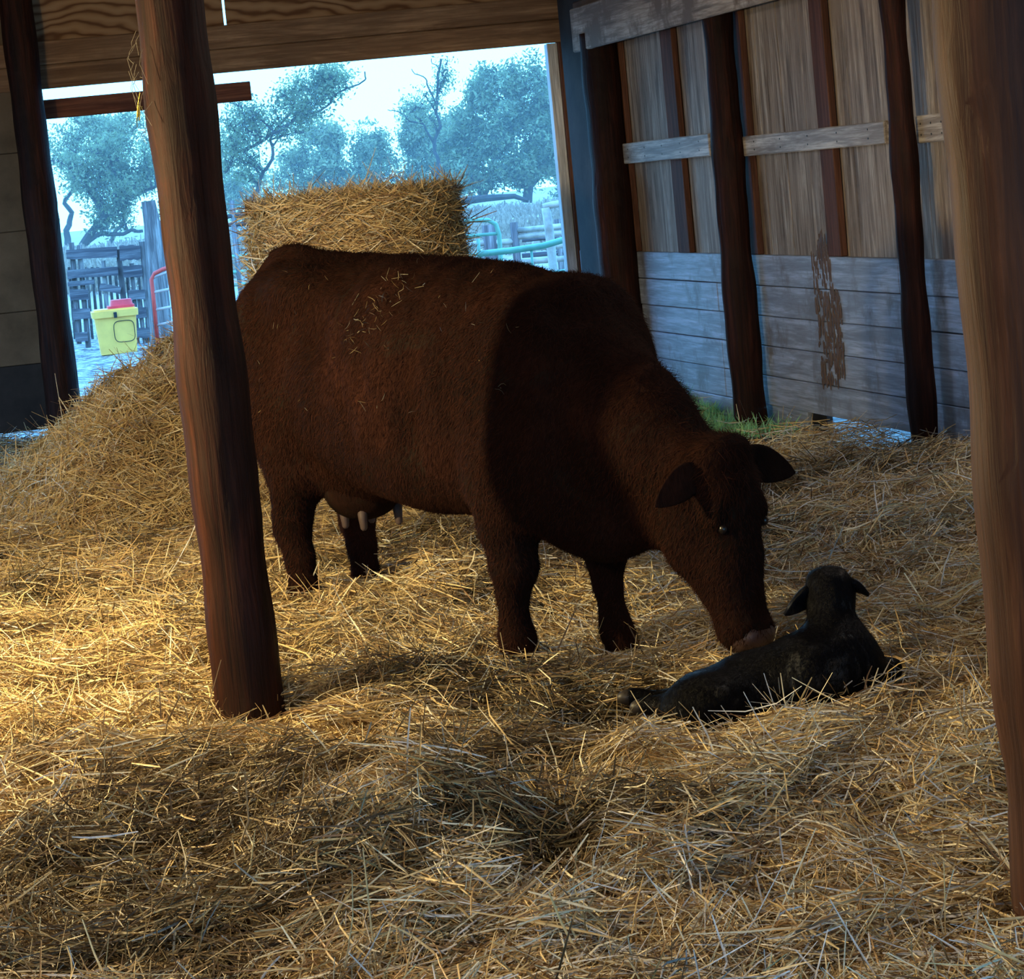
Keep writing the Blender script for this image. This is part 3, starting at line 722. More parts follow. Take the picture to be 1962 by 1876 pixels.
# coat hairs over the whole animal, denser and longer on the crest and topline
def hairs(V, F, n, ln, wd, base, mat, parent, name, flow=(-.5, 0, -.85), longf=None, seed=1, minr=.5):
    r_ = np.random.default_rng(seed)
    A = V[F[:, 0]]; B = V[F[:, 1]]; C_ = V[F[:, 2]]; D_ = V[F[:, 3]]
    nr = np.cross(C_-A, D_-B); ar = np.linalg.norm(nr, axis=1)+1e-12; nr /= ar[:, None]
    i = r_.choice(len(F), n, p=ar/ar.sum()); u_, v_ = r_.random((2, n, 1)); p = (A[i]*(1-u_)+B[i]*u_)*(1-v_)+(D_[i]*(1-u_)+C_[i]*u_)*v_; q = nr[i]
    fl = np.array(flow)[None]+r_.normal(size=(n, 3))*.35; fl -= q*np.sum(fl*q, 1)[:, None]; fl /= np.linalg.norm(fl, axis=1)[:, None]+1e-9
    L_ = ln*(minr+r_.random(n)); 
    if longf is not None: L_ = L_*longf(p)
    up = .25+.35*r_.random(n); t1 = p+fl*(L_*.55)[:, None]+q*(L_*up*.45)[:, None]; t2 = p+fl*L_[:, None]+q*(L_*up*.5)[:, None]
    s_ = np.cross(fl, q)*wd
    W = np.stack([p-s_, p+s_, t1+s_*.7, t1-s_*.7, t2], 1).reshape(-1, 3); k = np.arange(n)[:, None]*5
    F1 = np.concatenate([k+np.array([[0, 1, 2]]), k+np.array([[0, 2, 3]]), k+np.array([[3, 2, 4]])])
    cc = np.array(base)*(.45+1.0*r_.random((n, 1))**1.5)
    o = mesh_np(name, W, F1, mat, parent, col=np.repeat(cc, 5, axis=0)); tag(o, kind='stuff'); return o
def hair_mat(name, rough, spec):
    m, n, b = new_mat(name, rough, spec); a = n.nodes.new('ShaderNodeVertexColor'); a.layer_name = 'Col'; n.links.new(a.outputs[0], b.inputs['Base Color']); return m
M_hair = hair_mat('coat_hair', .9, .05); M_hairb = hair_mat('wet_hair', .5, .05)
def lf(p):
    top = np.interp(p[:, 0], ST[:, 0], ST[:, 1]); return 1+1.0*((p[:, 0] > .15) & (p[:, 2] > .75-(p[:, 0]-.83)*.9-.05))+.4*(p[:, 2] > top-.06)
hairs(V, F, 150000, .022, .0009, (.025, .0085, .0052), M_hair, cow, 'hair_coat', longf=lf)

# straw bits clinging to the cow's flank
b_n = 130; r_ = np.random.default_rng(5)
px_ = np.concatenate([r_.normal(735, 45, 80), r_.uniform(500, 1000, 50)]); py_ = np.concatenate([585+(735-px_[:80])*.9+r_.normal(0, 22, 80), r_.uniform(520, 800, 50)])
def hit_cow(px, py):
    d_ = ray(px, py); d_ = d_/np.linalg.norm(d_); o_ = np.array([0, 0, EYE]); t_ = 8.5
    ts = np.linspace(8.2, 12, 400); Q = o_+ts[:, None]*d_-O; Lc = np.stack([Q@D, Q@L, Q[:, 2]], 1); s_ = cow_sdf(Lc); k = np.argmax(s_ < .004)
    return Lc[k] if s_[k] < .004 else None
pts_ = [p for p in (hit_cow(a, b2) for a, b2 in zip(px_, py_)) if p is not None]; pts_ = np.array(pts_); n = len(pts_)
e = 1e-3; g = np.stack([cow_sdf(pts_+np.eye(3)[k]*e)-cow_sdf(pts_-np.eye(3)[k]*e) for k in range(3)], 1); g /= np.linalg.norm(g, axis=1)[:, None]
yw = r_.uniform(0, 6.28, n); pt = r_.uniform(-1.2, 1.2, n)
v, f, c = strands(pts_+g*.012, yw, pt, r_.uniform(.012, .05, n), r_.uniform(.0015, .003, n), straw_cols(n, (.3, .3, .3, .1, .1, .1, .1), r_)*.25, np.zeros(n), None, 3, .3, r_)
so = mesh_np('straw_bits', v, f, M_straw, col=c, loc=O, rotz=RZC); tag(so, 'small bits of straw clinging to the flank of the cow', 'straw', kind='stuff')

# ------------------------------------------------------------------ calf, lying with its back to the camera
def cp(px, py, Y): return atY(px, py, Y)
CO = cp(1500, 1300, 7.9); CO[2] = 0
def C(px, py, Y): return tuple(cp(px, py, Y)-CO)
def calf_sdf(P):
    d = seg(P, C(1345, 1348, 7.92), C(1440, 1330, 7.92), .100, .122)
    d = smin(d, seg(P, C(1440, 1330, 7.92), C(1550, 1296, 7.90), .122, .132), .05)
    d = smin(d, seg(P, C(1550, 1296, 7.90), C(1612, 1268, 7.93), .132, .118), .05)
    d = smin(d, seg(P, C(1610, 1262, 7.93), C(1655, 1285, 7.95), .088, .07), .05)
    d = smin(d, ell(P, C(1365, 1350, 7.83), (.16, .10, .10)), .05)                  # haunch
    d = smin(d, seg(P, C(1597, 1240, 7.95), C(1592, 1170, 7.99), .098, .072), .05)   # neck
    d = smin(d, ell(P, C(1590, 1137, 8.03), (.080, .088, .076)), .03)                # skull
    d = smin(d, seg(P, C(1590, 1142, 8.06), C(1594, 1165, 8.22), .058, .040), .03)   # muzzle, turned away
    d = smin(d, ell(P, C(1583, 1102, 8.03), (.05, .05, .025)), .03)
    # front legs folded, right one showing at the side
    d = smin(d, seg(P, C(1650, 1290, 7.95), C(1705, 1283, 8.05), .055, .036), .03); d = smin(d, seg(P, C(1705, 1283, 8.05), C(1650, 1310, 8.15), .034, .028), .02)
    # hind leg stretched out to the left
    d = smin(d, seg(P, C(1350, 1335, 7.95), C(1275, 1345, 8.02), .065, .036), .04); d = smin(d, seg(P, C(1275, 1345, 8.02), C(1212, 1335, 8.02), .033, .027), .02)
    d = smin(d, seg(P, C(1300, 1352, 7.9), C(1235, 1352, 7.92), .04, .027), .03)
    return d
Vc, Fc = surface_nets(calf_sdf, (-.56, -.30, -.12), (.46, .45, .42), .008)
Vc = Vc+fbm(Vc[:, 0]*30+Vc[:, 1]*10, Vc[:, 2]*30, 3, 2)[:, None]*.003
calf = mesh_np('calf', Vc, Fc, M_calf, smooth=True, loc=CO); tag(calf, 'wet black newborn calf lying in the straw under the nose of the cow', 'calf')
def cear(base, tip, wid):
    o = ear(0, base, tip, wid, calf, M_calf); return o
cear(C(1556, 1130, 8.03), C(1502, 1166, 8.0), .040); cear(C(1620, 1118, 8.03), C(1664, 1128, 8.02), .038)
for px in (1568, 1616): blob('eye', C(px, 1132, 8.085), (.011, .011, .011), M_eye, calf)
for cc_ in (C(1203, 1336, 8.02), C(1228, 1354, 7.92)):
    blob('hoof', cc_, (.036, .024, .024), M_hoof, calf)
hairs(Vc, Fc, 16000, .012, .0008, (.004, .004, .006), M_hairb, calf, 'hair_coat', flow=(-.5, -.1, -.6), seed=3)
P_ = [C(1345, 1300, 7.92), C(1318, 1310, 7.90), C(1300, 1340, 7.88)]; b = MB(); b.tube(P_, [.017, .013, .009], 8); b.build('tail', M_calf, calf, smooth=True)

# ------------------------------------------------------------------ straw bale in the doorway
bc = atY(682, 440, 18.3); bx, by = bc[0], 18.3; BR, BH = .74, 1.60
bale = empty('straw_bale', (bx, by, 0)); tag(bale, 'big round straw bale standing on end in the doorway behind the cow', 'bale')
n1, n2 = 90, 34; V_ = []; F_ = []
prof = [(0, 0), (BR*.6, 0), (BR*.97, .03)]+[(BR, BH*t) for t in np.linspace(.06, .93, n2-8)]+[(BR*.99, BH*.96), (BR*.95, BH*.99), (BR*.8, BH), (BR*.5, BH+.01), (0.001, BH+.01)]
for (r_b, z_b) in prof:
    for k in range(n1):
        a = 2*math.pi*k/n1; w_ = (1-.07*(z_b/BH)**3)+.07*float(fbm(math.cos(a)*2+3, math.sin(a)*2+z_b*2, 41, 3)); V_.append((r_b*w_*math.cos(a), r_b*w_*math.sin(a), z_b+.09*float(fbm(math.cos(a)*r_b*3, math.sin(a)*r_b*3, 6, 2))*(z_b > 1)))
for i in range(len(prof)-1):
    for k in range(n1): F_.append((i*n1+k, i*n1+(k+1) % n1, (i+1)*n1+(k+1) % n1, (i+1)*n1+k))
mesh_np('bale_core', np.array(V_), np.array(F_), M_straw, bale, col=np.tile(np.array([.22, .13, .055]), (len(V_), 1)))
n = 26000; a = rng.uniform(0, 2*math.pi, n); z_ = rng.uniform(0, BH, n); top = rng.random(n) < .18
rr_ = BR*(1-.07*(z_/BH)**3+.07*fbm(np.cos(a)*2+3, np.sin(a)*2+z_*2, 41, 3))+rng.random(n)*.03; rt = BR*np.sqrt(rng.random(n)); rr_[top] = rt[top]; z_[top] = BH+.01+rng.random(top.sum())*.03
pos = np.stack([rr_*np.cos(a), rr_*np.sin(a), z_], 1); nrm = np.stack([np.cos(a), np.sin(a), 0*a], 1); nrm[top] = (0, 0, 1)
tang = a+math.pi/2+rng.normal(size=n)*.35; pit = rng.normal(size=n)*.45; 
v, f, c = strands(pos, tang, pit, rng.gamma(5, .036, n)+.05, rng.uniform(.004, .010, n), straw_cols(n, (.34, .26, .1, .12, .14, .01, .06)), np.zeros(n), None, 3)
o = mesh_np('bale_straw', v, f, M_straw, bale, col=c); o['kind'] = 'stuff'
n = 1500; a = rng.uniform(0, 2*math.pi, n); top = rng.random(n) < .55; z_ = np.where(top, BH, rng.uniform(.3, BH, n)); r2 = np.where(top, BR*np.sqrt(rng.uniform(.3, 1, n)), BR)
pos = np.stack([r2*np.cos(a), r2*np.sin(a), z_], 1)
v, f, c = strands(pos+np.stack([.03*np.cos(a), .03*np.sin(a), .02*top], 1), a+rng.normal(size=n)*.6, rng.uniform(-.3, 1.0, n), rng.gamma(4, .05, n)+.05, rng.uniform(.002, .005, n), straw_cols(n, (.2, .2, .1, .2, .2, .01, .1)), np.zeros(n), None, 3, .5)
o = mesh_np('loose_straw', v, f, M_straw, bale, col=c); o['kind'] = 'stuff'

# ------------------------------------------------------------------ grass at the foot of the right wall
def grass_clump(px0, px1, py, n, label, sd):
    r_ = np.random.default_rng(sd); pts = []
    px = r_.uniform(px0, px1, n); V_ = []; F_ = []
    u0_ = u_of(px0, py); u1_ = u_of(px1, py); cu_ = (u0_+u1_)/2; base = PW+UW*cu_-NW*.3
    for k in range(n):
        uu = r_.uniform(u0_, u1_); off = abs(r_.normal(.3, .65))+.03; p = PW+UW*uu-NW*off-base; p[2] = float(bed(p[0]+base[0], p[1]+base[1]))-.01
        h_ = r_.uniform(.05, .15)*(.5+.6*(math.sin(p[0]*9)*math.sin(p[1]*7)+.5)); an = r_.uniform(0, 6.28); le = r_.uniform(.02, .12); sdv = np.array([math.cos(an+1.57), math.sin(an+1.57), 0])*.004
        q = p+np.array([math.cos(an)*le*.4, math.sin(an)*le*.4, h_*.6]); t_ = p+np.array([math.cos(an)*le, math.sin(an)*le, h_])
        i = len(V_); V_ += [p-sdv, p+sdv, q+sdv*.8, q-sdv*.8, t_+sdv*.1, t_-sdv*.1]; F_ += [(i, i+1, i+2, i+3), (i+3, i+2, i+4, i+5)]
    tag(mesh_np('grass_clump', np.array(V_), np.array(F_), M_grass, loc=base), label, 'grass', kind='stuff')
grass_clump(1290, 1402, 820, 3800, 'bright green grass growing at the wall foot left of the middle dark post', 1)
grass_clump(1425, 1550, 840, 1500, 'darker green grass growing at the wall foot right of the middle dark post', 2)

# cobwebs and straw caught on the left post
b = MB(); r_ = random.Random(8)
for k in range(15):
    z0_ = r_.uniform(1.95, 2.3); a = r_.uniform(2.4, 4.2); p0 = np.array([math.cos(a)*.112, math.sin(a)*.112, z0_]); P_ = [p0+np.array([-.02*abs(math.sin(t*3)) - .01*r_.random(), -.02*t, -.12*t*r_.uniform(.3, 1)]) for t in (0, .3, .6, 1)]
    b.tube(P_, .0008, 4)
tag(b.build('cobweb', M_web, loc=(-.945, 8.40, 0)), 'dusty cobweb threads hanging on the upper left side of the left post', 'cobweb', kind='stuff')
v, f, c = strands(np.array([(-.945-.118, 8.38, 2.02), (-.945-.120, 8.37, 1.99), (-.945-.117, 8.37, 2.0)]), np.array([0., .5, 1.]), np.array([1.35, 1.2, 1.4]), np.array([.09, .07, .05]), np.array([.012, .008, .007]), np.array([(.85, .65, .1)]*3), np.zeros(3))
tag(mesh_np('straw_wisp', v, f, M_straw, col=c), 'bright yellow wisp of straw caught on the upper side of the left post', 'straw', kind='stuff')

# ------------------------------------------------------------------ yard outside
hv, hf = heightfield(lambda x, y: .05*fbm(x*1.2, y*.9, 61, 3)*sstep(20.4, 22, y)+.0*x-.03, -40, 40, 19.9, 60, 260, 160)
o = mesh_np('yard_ground', hv, hf, M_yard, smooth=True); structure(o)
hv, hf = heightfield(lambda x, y: .4*fbm(x*.05, y*.05, 62, 3)-.05, -140, 160, 60, 260, 60, 60)
structure(mesh_np('field_ground', hv, hf, M_yard, smooth=True))
b = MB(); b.add([(.9, -5, -.03), (60, -5, -.03), (60, 19.9, -.03), (.9, 19.9, -.03)], [(0, 1, 2, 3)]); structure(b.build('side_yard_ground', M_yard))
b = MB(); b.add([(-140, -40, -.06), (140, -40, -.06), (140, 60, -.06), (-140, 60, -.06)], [(0, 1, 2, 3)]); structure(b.build('outer_ground', M_yard))

# dry brush field: tufts beyond the pens
n = 9000; r_ = np.random.default_rng(9); y = r_.uniform(55, 120, n); x = r_.uniform(-.22, .22, n)*y
yaw = r_.uniform(0, 6.28, n); pit = r_.uniform(.7, 1.5, n); v, f, c = strands(np.stack([x, y, np.full(n, .15)], 1), yaw, pit, r_.uniform(.3, .8, n), r_.uniform(.05, .14, n), np.ones((n, 3)), np.zeros(n), None, 2, .3, r_)
tag(mesh_np('dry_brush', v, f, M_brush), 'pale dry grass and brush covering the field beyond the pens', 'brush', kind='stuff')

# left fence of rough planks
FY = 34.0
def board(mb, p0, p1, th, Y=FY, dep=.04, dy=0., mb_wob=.012):
    """plank between two measured points, th = height in photo pixels"""
    a_ = atY(*p0, Y); c_ = atY(*p1, Y); h_ = th*Y/FPX/2; n_ = 6; r_ = random.Random(int(p0[0]*7+p0[1]))
    d_ = (c_-a_)/np.linalg.norm(c_-a_); up_ = np.array([-d_[2], 0, d_[0]])
    if abs(d_[2]) > abs(d_[0]): up_ = np.array([abs(d_[2]), 0, -d_[0]*np.sign(d_[2])])
    V_ = []; F_ = []
    for i in range(n_+1):
        q = a_+(c_-a_)*i/n_; w1 = 1+r_.uniform(-.12, .12); w2 = 1+r_.uniform(-.12, .12)
        for (s_, y_) in ((w1, 0), (-w2, 0), (-w2, dep), (w1, dep)): V_.append(q+up_*h_*s_+np.array([0, y_+dy, 0]))
    for i in range(n_):
        for k in range(4): F_.append((i*4+k, i*4+(k+1) % 4, (i+1)*4+(k+1) % 4, (i+1)*4+k))
    F_ += [(3, 2, 1, 0), tuple(n_*4+k for k in range(4))]; mb.add(V_, F_)
fo = empty('plank_fence', tuple(atY(210, 660, FY)*[1, 1, 0])); tag(fo, 'rough weathered plank fence with gaps behind the yellow waterer', 'fence')
fl = np.array(fo.location)
def loc_build(mb, name, mat, parent, off):
    mb.V = [tuple(np.array(v_)-off) for v_ in mb.V]; return mb.build(name, mat, parent)
for (p0, p1, th) in (((127, 488), (224, 483), 19), ((129, 526), (226, 519), 17), ((229, 485), (269, 483), 28), ((236, 521), (272, 519), 22), ((246, 566), (278, 564), 18), ((252, 600), (280, 598), 20), ((256, 638), (290, 638), 20),
                     ((134, 566), (169, 564), 20), ((139, 603), (173, 601), 21), ((144, 647), (168, 645), 18), ((191, 549), (231, 557), 13), ((130, 545), (180, 540), 9)):
    mb = MB(); board(mb, p0, p1, th); loc_build(mb, 'fence_board', M_fence, fo, fl)
for (p0, p1, th) in (((275, 463), (290, 672), 18), ((225, 478), (244, 660), 9), ((150, 470), (168, 672), 9), ((135, 465), (150, 660), 8), ((196, 500), (208, 660), 7), ((250, 505), (262, 660), 7), ((262, 560), (276, 660), 6)):
    mb = MB(); board(mb, p0, p1, th, FY, .08, .05); loc_build(mb, 'fence_post', M_fencep, fo, fl)
# pickets further back
po = empty('picket_row', tuple(atY(200, 640, 36)*[1, 1, 0])); tag(po, 'row of pale upright pickets seen through the gaps of the plank fence', 'fence')
for k in range(14):
    mb = MB(); x_ = 132+k*11; board(mb, (x_, 512), (x_+12, 650), 5, 36.0); loc_build(mb, 'picket', M_fencep, po, np.array(po.location))
# pale dead trunk
P_ = [atY(x_, y_, 33.2) for x_, y_ in ((284, 385), (292, 430), (298, 500), (304, 580), (311, 690))]
V_, F_ = tube_np(P_, [.085, .10, .11, .12, .13], 14, .25, True, 4); mb = MB(); mb.add(V_, F_)
tag(mb.build('dead_trunk', M_fencep), 'pale barkless dead trunk standing at the right end of the plank fence', 'trunk')
# red gate
gp = atY(305, 660, 32.6); go = empty('pipe_gate', (gp[0], 32.6, 0)); tag(go, 'red pipe gate with pale rungs half hidden by the left post', 'gate')
def pipe(name, pts, r_, mat, parent, Y, n=8):
    off = np.array(parent.location); P_ = [atY(a, b_, Y)-off for a, b_ in pts]; mb = MB(); mb.tube(P_, r_, n); return mb.build(name, mat, parent, smooth=True)
pipe('gate_frame', [(345, 506), (312, 516), (296, 524), (290, 536), (293, 560), (303, 668)], .026, M_redpipe, go, 32.6)
for (a, c_) in (((291, 561), (345, 550)), ((296, 594), (345, 585)), ((298, 624), (348, 613)), ((301, 650), (350, 640)), ((292, 532), (345, 512))):
    pipe('rung', [a, c_], .018, M_galv, go, 32.6)
# yellow waterer
wp = atZ(224, 668, 0); WY = 32.0; wo = empty('livestock_waterer', (atY(222, 665, WY)[0], WY+.2, 0), .18); tag(wo, 'yellow plastic livestock waterer with red cover by the plank fence', 'waterer')
def frust(mb, x0, x1, y0, y1, z0, X0, X1, Y0, Y1, z1, rnd=.04, n=4):
    V_ = []
    for (a, b_, c_, d_, z_b) in ((x0, x1, y0, y1, z0), (X0, X1, Y0, Y1, z1)):
        for (cx_, cy_, a0) in ((b_-rnd, d_-rnd, 0), (a+rnd, d_-rnd, 1), (a+rnd, c_+rnd, 2), (b_-rnd, c_+rnd, 3)):
            for k in range(n+1):
                an = (a0+k/n)*math.pi/2; V_.append((cx_+rnd*math.cos(an), cy_+rnd*math.sin(an), z_b))
    m_ = 4*(n+1); mb.add(V_, [(k, (k+1) % m_, m_+(k+1) % m_, m_+k) for k in range(m_)]+[tuple(range(m_))[::-1], tuple(m_+k for k in range(m_))])
zt0 = atY(215, 592, WY)[2]
mb = MB(); frust(mb, -.22, .22, -.18, .18, -.03, -.255, .255, -.21, .21, zt0-.10); mb.build('tank_body', M_yellow, wo)
mb = MB(); frust(mb, -.28, .28, -.24, .24, zt0-.10, -.285, .285, -.245, .245, zt0-.02); frust(mb, -.25, .25, -.21, .21, zt0-.02, -.25, .25, -.21, .21, zt0); mb.build('tank_rim', M_yellow, wo)
mb = MB(); frust(mb, -.05, .24, -.16, .16, zt0, -.03, .22, -.14, .14, zt0+.10, .05); frust(mb, -.08, .25, -.18, .18, zt0, -.08, .25, -.18, .18, zt0+.03, .05); mb.build('tank_cover', M_redp, wo)
mb = MB(); mb.box(-.02, .02, -.262, -.244, zt0-.11, zt0-.04); mb.build('latch', M_latch, wo)
mb = MB(); P_ = [(.09+.125*math.copysign(abs(math.cos(a))**.5, math.cos(a)), -.22, .24+.13*math.copysign(abs(math.sin(a))**.5, math.sin(a))) for a in np.linspace(0, 2*math.pi, 30)]; mb.tube(P_, .005, 5, cap=False); mb.build('access_panel_seam', M_latch, wo)

# pens on the right: gates, posts, rails
PY = 25.0
pen = empty('pen_gate', tuple(atY(920, 500, PY)*[1, 1, 0])); tag(pen, 'teal pipe gate with rounded corner just right of the bale', 'gate')
pipe('gate_frame', [(868, 428), (905, 422), (936, 422), (950, 430), (956, 448), (962, 530), (975, 664)], .022, M_teal, pen, PY)
for y_ in (455, 492, 520): pipe('rung', [(868, y_), (958, y_-8)], .016, M_teal, pen, PY)
pen2 = empty('pen_gate', tuple(atY(1000, 500, PY-1)*[1, 1, 0])); tag(pen2, 'bent teal gate rails crossing in front of the white pipe frame', 'gate')
pipe('rail', [(915, 487), (980, 480), (1041, 471), (1092, 456), (1130, 444)], .030, M_teal, pen2, PY-1)
pipe('rail', [(1020, 531), (1060, 525), (1140, 512)], .028, M_teal, pen2, PY-1)
pipe('rung', [(916, 458), (918, 487), (922, 560), (934, 688)], .016, M_teal, pen2, PY-1)
pipe('rung', [(1018, 478), (1024, 560)], .012, M_teal, pen2, PY-1)
pen3 = empty('corral_panel', tuple(atY(1050, 500, PY+1)*[1, 1, 0])); tag(pen3, 'white pipe frame standing at the right end of the pens', 'fence')
pipe('upright', [(1046, 398), (1052, 440), (1062, 530), (1074, 646)], .045, M_white, pen3, PY+1)
pipe('top_bar', [(1041, 397), (1060, 392), (1140, 382)], .035, M_white, pen3, PY+1)
def fence_row(Y, rails, posts, lab, nm='rail_fence', mat=M_white, rr=.03):
    o_ = empty(nm, tuple(atY(rails[0][0][0], rails[0][0][1], Y)*[1, 1, 0])); tag(o_, lab, 'fence')
    for r_ in rails: pipe('rail', r_, rr, mat, o_, Y)
    for (x_, y_, w_) in posts:
        p = atY(x_, y_, Y); off = np.array(o_.location); mb = MB(); mb.tube([p*[1, 1, 0]-off, p*[1, 1, .5]-off, p-off], w_/2*Y/FPX, 12, wob=.06); mb.build('fence_post', M_fencep, o_, smooth=True)
fence_row(27., [[(990, 442), (1130, 428)], [(990, 454), (1130, 441)], [(990, 478), (1130, 466)], [(990, 503), (1130, 492)], [(870, 470), (990, 462)]], [(936, 431, 26), (984, 426, 15)], 'pale rail fence with two wooden posts behind the teal gates')
fence_row(33., [[(1060, 436), (1130, 428)], [(1000, 460), (1130, 447)], [(1000, 490), (1130, 480)]], [(1067, 420, 12)], 'farther brown rail fence seen past the white pipe frame', mat=M_fence)
fence_row(30., [[(425, 494), (480, 488)], [(425, 524), (480, 518)], [(425, 548), (480, 543)]], [(447, 430, 9)], 'teal rails visible between the left post and the bale', mat=M_teal, rr=.02)
fence_row(60., [[(425, 416), (500, 410)], [(425, 432), (500, 427)]], [(444, 384, 9), (505, 400, 5)], 'distant dark wooden fence left above the bale', mat=M_bark, rr=.05)

# ------------------------------------------------------------------ trees
def tree(Y, trunks, blobs, label, leafn, seed, leaf=M_leaf, group=None, lsz=.17, twigs=10, cl=.27):
    r_ = np.random.default_rng(seed); b0 = atY(*trunks[0][0][0], Y); root = empty('tree', (b0[0], Y, 0)); tag(root, label, 'tree', group); off = np.array([b0[0], Y, 0])
    mb = MB(); nodes = []
    for path, w0, w1 in trunks:
        P0 = np.array([atY(a, c_, Y)-off for a, c_ in path]); t_ = np.linspace(0, len(P0)-1, 5*len(P0)); P_ = np.stack([np.interp(t_, np.arange(len(P0)), P0[:, k]) for k in range(3)], 1)
        P_ += np.stack([fbm(t_*1.7+seed, t_*0+k, seed+k, 2) for k in range(3)], 1)*.5*np.array([1, 1.5, .6])*np.minimum(1, t_/1.5)[:, None]
        R_ = np.linspace(w0, w1, len(P_))*Y/FPX/2; mb.tube(P_, R_, 7)
        nodes += [(p, r) for p, r in zip(P_[3:], R_[3:])]
    NP = np.array([p for p, r in nodes]); NR = np.array([r for p, r in nodes]); tips = []
    for (cx_, cy_, rx_, ry_, frac) in blobs:
        c_ = atY(cx_, cy_, Y)-off; rad = np.array([rx_, rx_, ry_])*Y/FPX
        nb = max(3, int(twigs*frac))
        for k in range(nb):
            q = r_.normal(size=3); q /= np.linalg.norm(q); tgt = c_+q*rad*r_.uniform(.4, 1.0)
            d_ = np.linalg.norm(NP-tgt, axis=1)+2.0*np.maximum(0, NP[:, 2]-tgt[2]+.5); i = np.argmin(d_+r_.random(len(d_))*1.2); s_ = NP[i]; Lb = np.linalg.norm(tgt-s_)
            tt = np.linspace(0, 1, 7); P_ = s_+(tgt-s_)*tt[:, None]; P_[:, 2] += .18*Lb*np.sin(tt*math.pi)*r_.uniform(-.3, 1); P_ += np.cumsum(r_.normal(size=(7, 3)), 0)*.035*Lb*tt[:, None]
            rb = min(NR[i]*.75, .16); mb.tube(P_, np.linspace(rb, .012, 7), 5, cap=False)
            for j in range(2, 7):
                for w_ in range(3):
                    e_ = r_.normal(size=3)*np.array([1, 1, .8]); e_[2] += .3; e_ *= .33*Lb*.6/np.linalg.norm(e_)*r_.uniform(.4, 1.2)
                    m_ = P_[j]+e_*.5+r_.normal(size=3)*.08; mb.tube([P_[j], m_, P_[j]+e_], [.03, .02, .008], 3, cap=False); tips += [P_[j]+e_*.6, P_[j]+e_]
            tips.append(P_[-1])
    mb.build('trunk', M_bark, root)
    if leafn:
        T_ = np.array(tips); per = int(leafn*.7); i = r_.integers(0, len(T_), per)
        p = T_[i]+r_.normal(size=(per, 3))*cl
        # loose filling inside the crown outline
        nf = per//5; bb = np.array([bl[4] for bl in blobs], float); k = r_.choice(len(blobs), nf, p=bb/bb.sum())
        cc = np.array([atY(bl[0], bl[1], Y)-off for bl in blobs])[k]; ra = np.array([[bl[2], bl[2], bl[3]] for bl in blobs])[k]*Y/FPX
        q = r_.normal(size=(nf, 3)); q /= np.linalg.norm(q, axis=1)[:, None]; q *= r_.random((nf, 1))**.45; p2 = cc+q*ra
        m_ = fbm(p2[:, 0]*.9+p2[:, 1]*.4, p2[:, 2]*.9, seed, 3) > -.08; p = np.concatenate([p, p2[m_]]); n_ = len(p)
        a = r_.normal(size=(n_, 3)); a /= np.linalg.norm(a, axis=1)[:, None]; bq = np.cross(a, r_.normal(size=(n_, 3))); bq /= np.linalg.norm(bq, axis=1)[:, None]
        s_ = (lsz*.8*(.5+r_.random(n_)))[:, None]; V_ = np.stack([p-a*s_, p-bq*s_*.4, p+a*s_, p+bq*s_*.4], 1).reshape(-1, 3); F_ = np.arange(4*n_).reshape(-1, 4)
        o_ = mesh_np('foliage', V_, F_, leaf, root); o_['kind'] = 'stuff'
    return root
TG = 'trees beyond the yard'
tree(120., [([(155, 476), (175, 440), (215, 405), (262, 372), (300, 350)], 17, 7), ([(155, 476), (180, 452), (230, 448), (285, 438)], 11, 6)], [(170, 330, 70, 70, 1), (250, 300, 70, 80, 1.4), (215, 400, 60, 30, .5)],
     'sprawling tree with low dark crooked limbs seen through the left part of the doorway', 16000, 11, group=TG, lsz=.12)
tree(135., [([(130, 470), (128, 430), (135, 380), (150, 320)], 14, 5), ([(208, 470), (232, 430), (235, 380), (228, 320), (215, 260)], 9, 3)], [(140, 290, 60, 80, 1.2), (240, 250, 70, 60, 1.3), (180, 240, 60, 40, .8)],
     'leafy tree behind the sprawling tree, filling the top left of the doorway', 16000, 12, group=TG, leaf=M_leaf2, lsz=.12)
tree(110., [([(482, 452), (486, 400), (494, 350), (512, 300), (548, 220), (580, 150)], 11, 3), ([(430, 330), (450, 300), (500, 270), (545, 235), (600, 215), (640, 196), (672, 172), (700, 138)], 8, 2.5), ([(655, 190), (650, 160), (640, 130)], 3, 1.5)],
     [(470, 230, 50, 60, 1.2), (560, 200, 70, 55, 1.6), (600, 160, 55, 40, .8), (640, 150, 35, 35, .5), (450, 300, 45, 60, .8)], 'open-crowned tree with a long limb reaching right towards the bright sky', 15000, 13, group=TG, lsz=.10)
tree(150., [([(640, 390), (638, 360), (640, 320), (650, 270)], 7, 3), ([(640, 385), (600, 350), (560, 320)], 5, 2), ([(640, 385), (690, 345), (715, 310)], 5, 2)],
     [(580, 330, 70, 60, 1.4), (670, 320, 85, 65, 1.8), (700, 270, 55, 45, 1), (620, 270, 55, 50, 1), (740, 330, 45, 60, .8)], 'rounded low leafy tree standing behind the bale', 26000, 14, group=TG, leaf=M_leaf2, lsz=.15)
tree(125., [([(837, 406), (833, 340), (835, 260), (840, 190), (848, 110)], 9, 4), ([(836, 280), (812, 245), (780, 220), (745, 202)], 5, 1.5), ([(838, 200), (815, 160), (790, 125)], 4, 1.5), ([(842, 180), (835, 140), (828, 105)], 3, 1.5)],
     [(820, 200, 35, 60, .5), (850, 150, 25, 45, .4)], 'tall thin tree with bare top branches against the bright sky', 1400, 15, group=TG, lsz=.10)
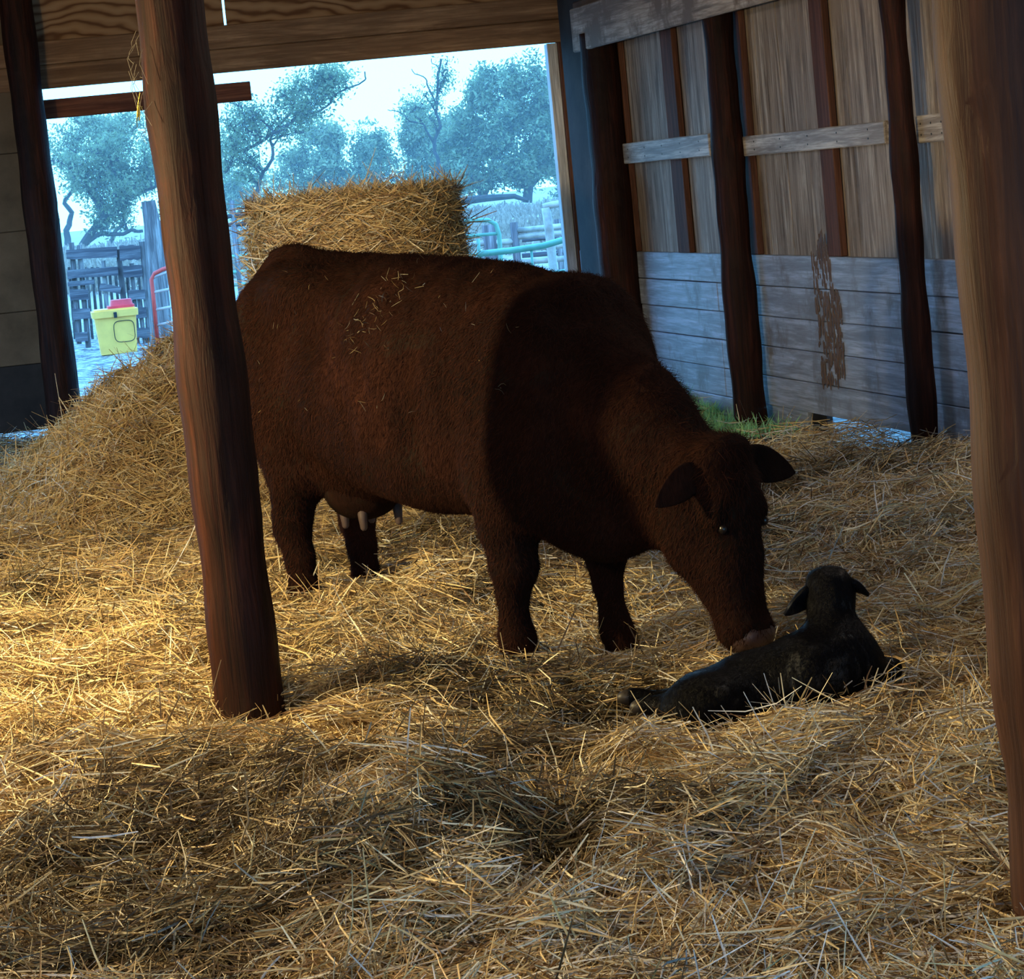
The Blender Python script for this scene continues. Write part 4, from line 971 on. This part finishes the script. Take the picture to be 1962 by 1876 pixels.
tree(140., [([(925, 386), (915, 340), (905, 280), (900, 200)], 14, 5), ([(925, 386), (945, 330), (975, 250), (990, 180)], 10, 3), ([(1010, 388), (1015, 330), (1025, 250), (1020, 150)], 20, 4)],
     [(880, 290, 70, 70, 1.6), (950, 230, 75, 75, 2), (940, 160, 50, 50, 1), (1020, 180, 60, 90, 2), (1050, 280, 60, 80, 1.6), (970, 320, 70, 50, 1.4)], 'broad dense leafy tree with several trunks at the right of the doorway', 52000, 16, group=TG, lsz=.15)
tree(150., [([(850, 386), (862, 360), (880, 340)], 7, 4), ([(790, 388), (795, 340), (800, 300)], 7, 3)], [(820, 330, 65, 50, 1.4), (800, 250, 45, 55, 1), (860, 260, 50, 60, 1), (870, 350, 60, 30, .8)], 'bushy tree between the bare-topped tree and the broad right-hand tree', 24000, 17, group=TG, leaf=M_leaf2, lsz=.15)
tree(165., [([(1085, 388), (1090, 340), (1095, 280)], 16, 5)], [(1080, 330, 70, 60, 1.2), (1090, 200, 60, 90, 1.2)], 'leafy tree against the right jamb behind the broad tree', 20000, 18, group=TG, lsz=.16)
tree(170., [([(400, 420), (405, 380), (410, 340)], 9, 4)], [(400, 340, 90, 70, 1.2), (470, 370, 80, 45, 1), (330, 330, 80, 70, 1)], 'pale leafy tree far behind the left post', 24000, 19, group=TG, leaf=M_leaf2, lsz=.16)
# fallen limb on the field edge
P_ = [atY(x_, y_, 115) for x_, y_ in ((858, 392), (890, 385), (930, 380), (985, 376), (1010, 384))]; mb = MB(); mb.tube(P_, [.12, .18, .16, .12, .08], 7)
tag(mb.build('fallen_limb', M_bark), 'dark fallen limb lying along the far edge of the field', 'branch')

# ------------------------------------------------------------------ damp haze lying over the yard and the field
hm_, hn, hb = new_mat('damp_haze'); hn.nodes.remove(hb)
vs = hn.nodes.new('ShaderNodeVolumeScatter'); vs.inputs['Color'].default_value = (.9, 1, .96, 1); vs.inputs['Density'].default_value = .0013; vs.inputs['Anisotropy'].default_value = .2
hn.links.new(vs.outputs[0], hn.nodes['Material Output'].inputs['Volume'])
b = MB(); b.box(-70, 75, 36, 200, -1, 34, 0, .01); tag(b.build('haze', hm_), 'thin damp haze over the field and the trees', 'haze', kind='stuff')
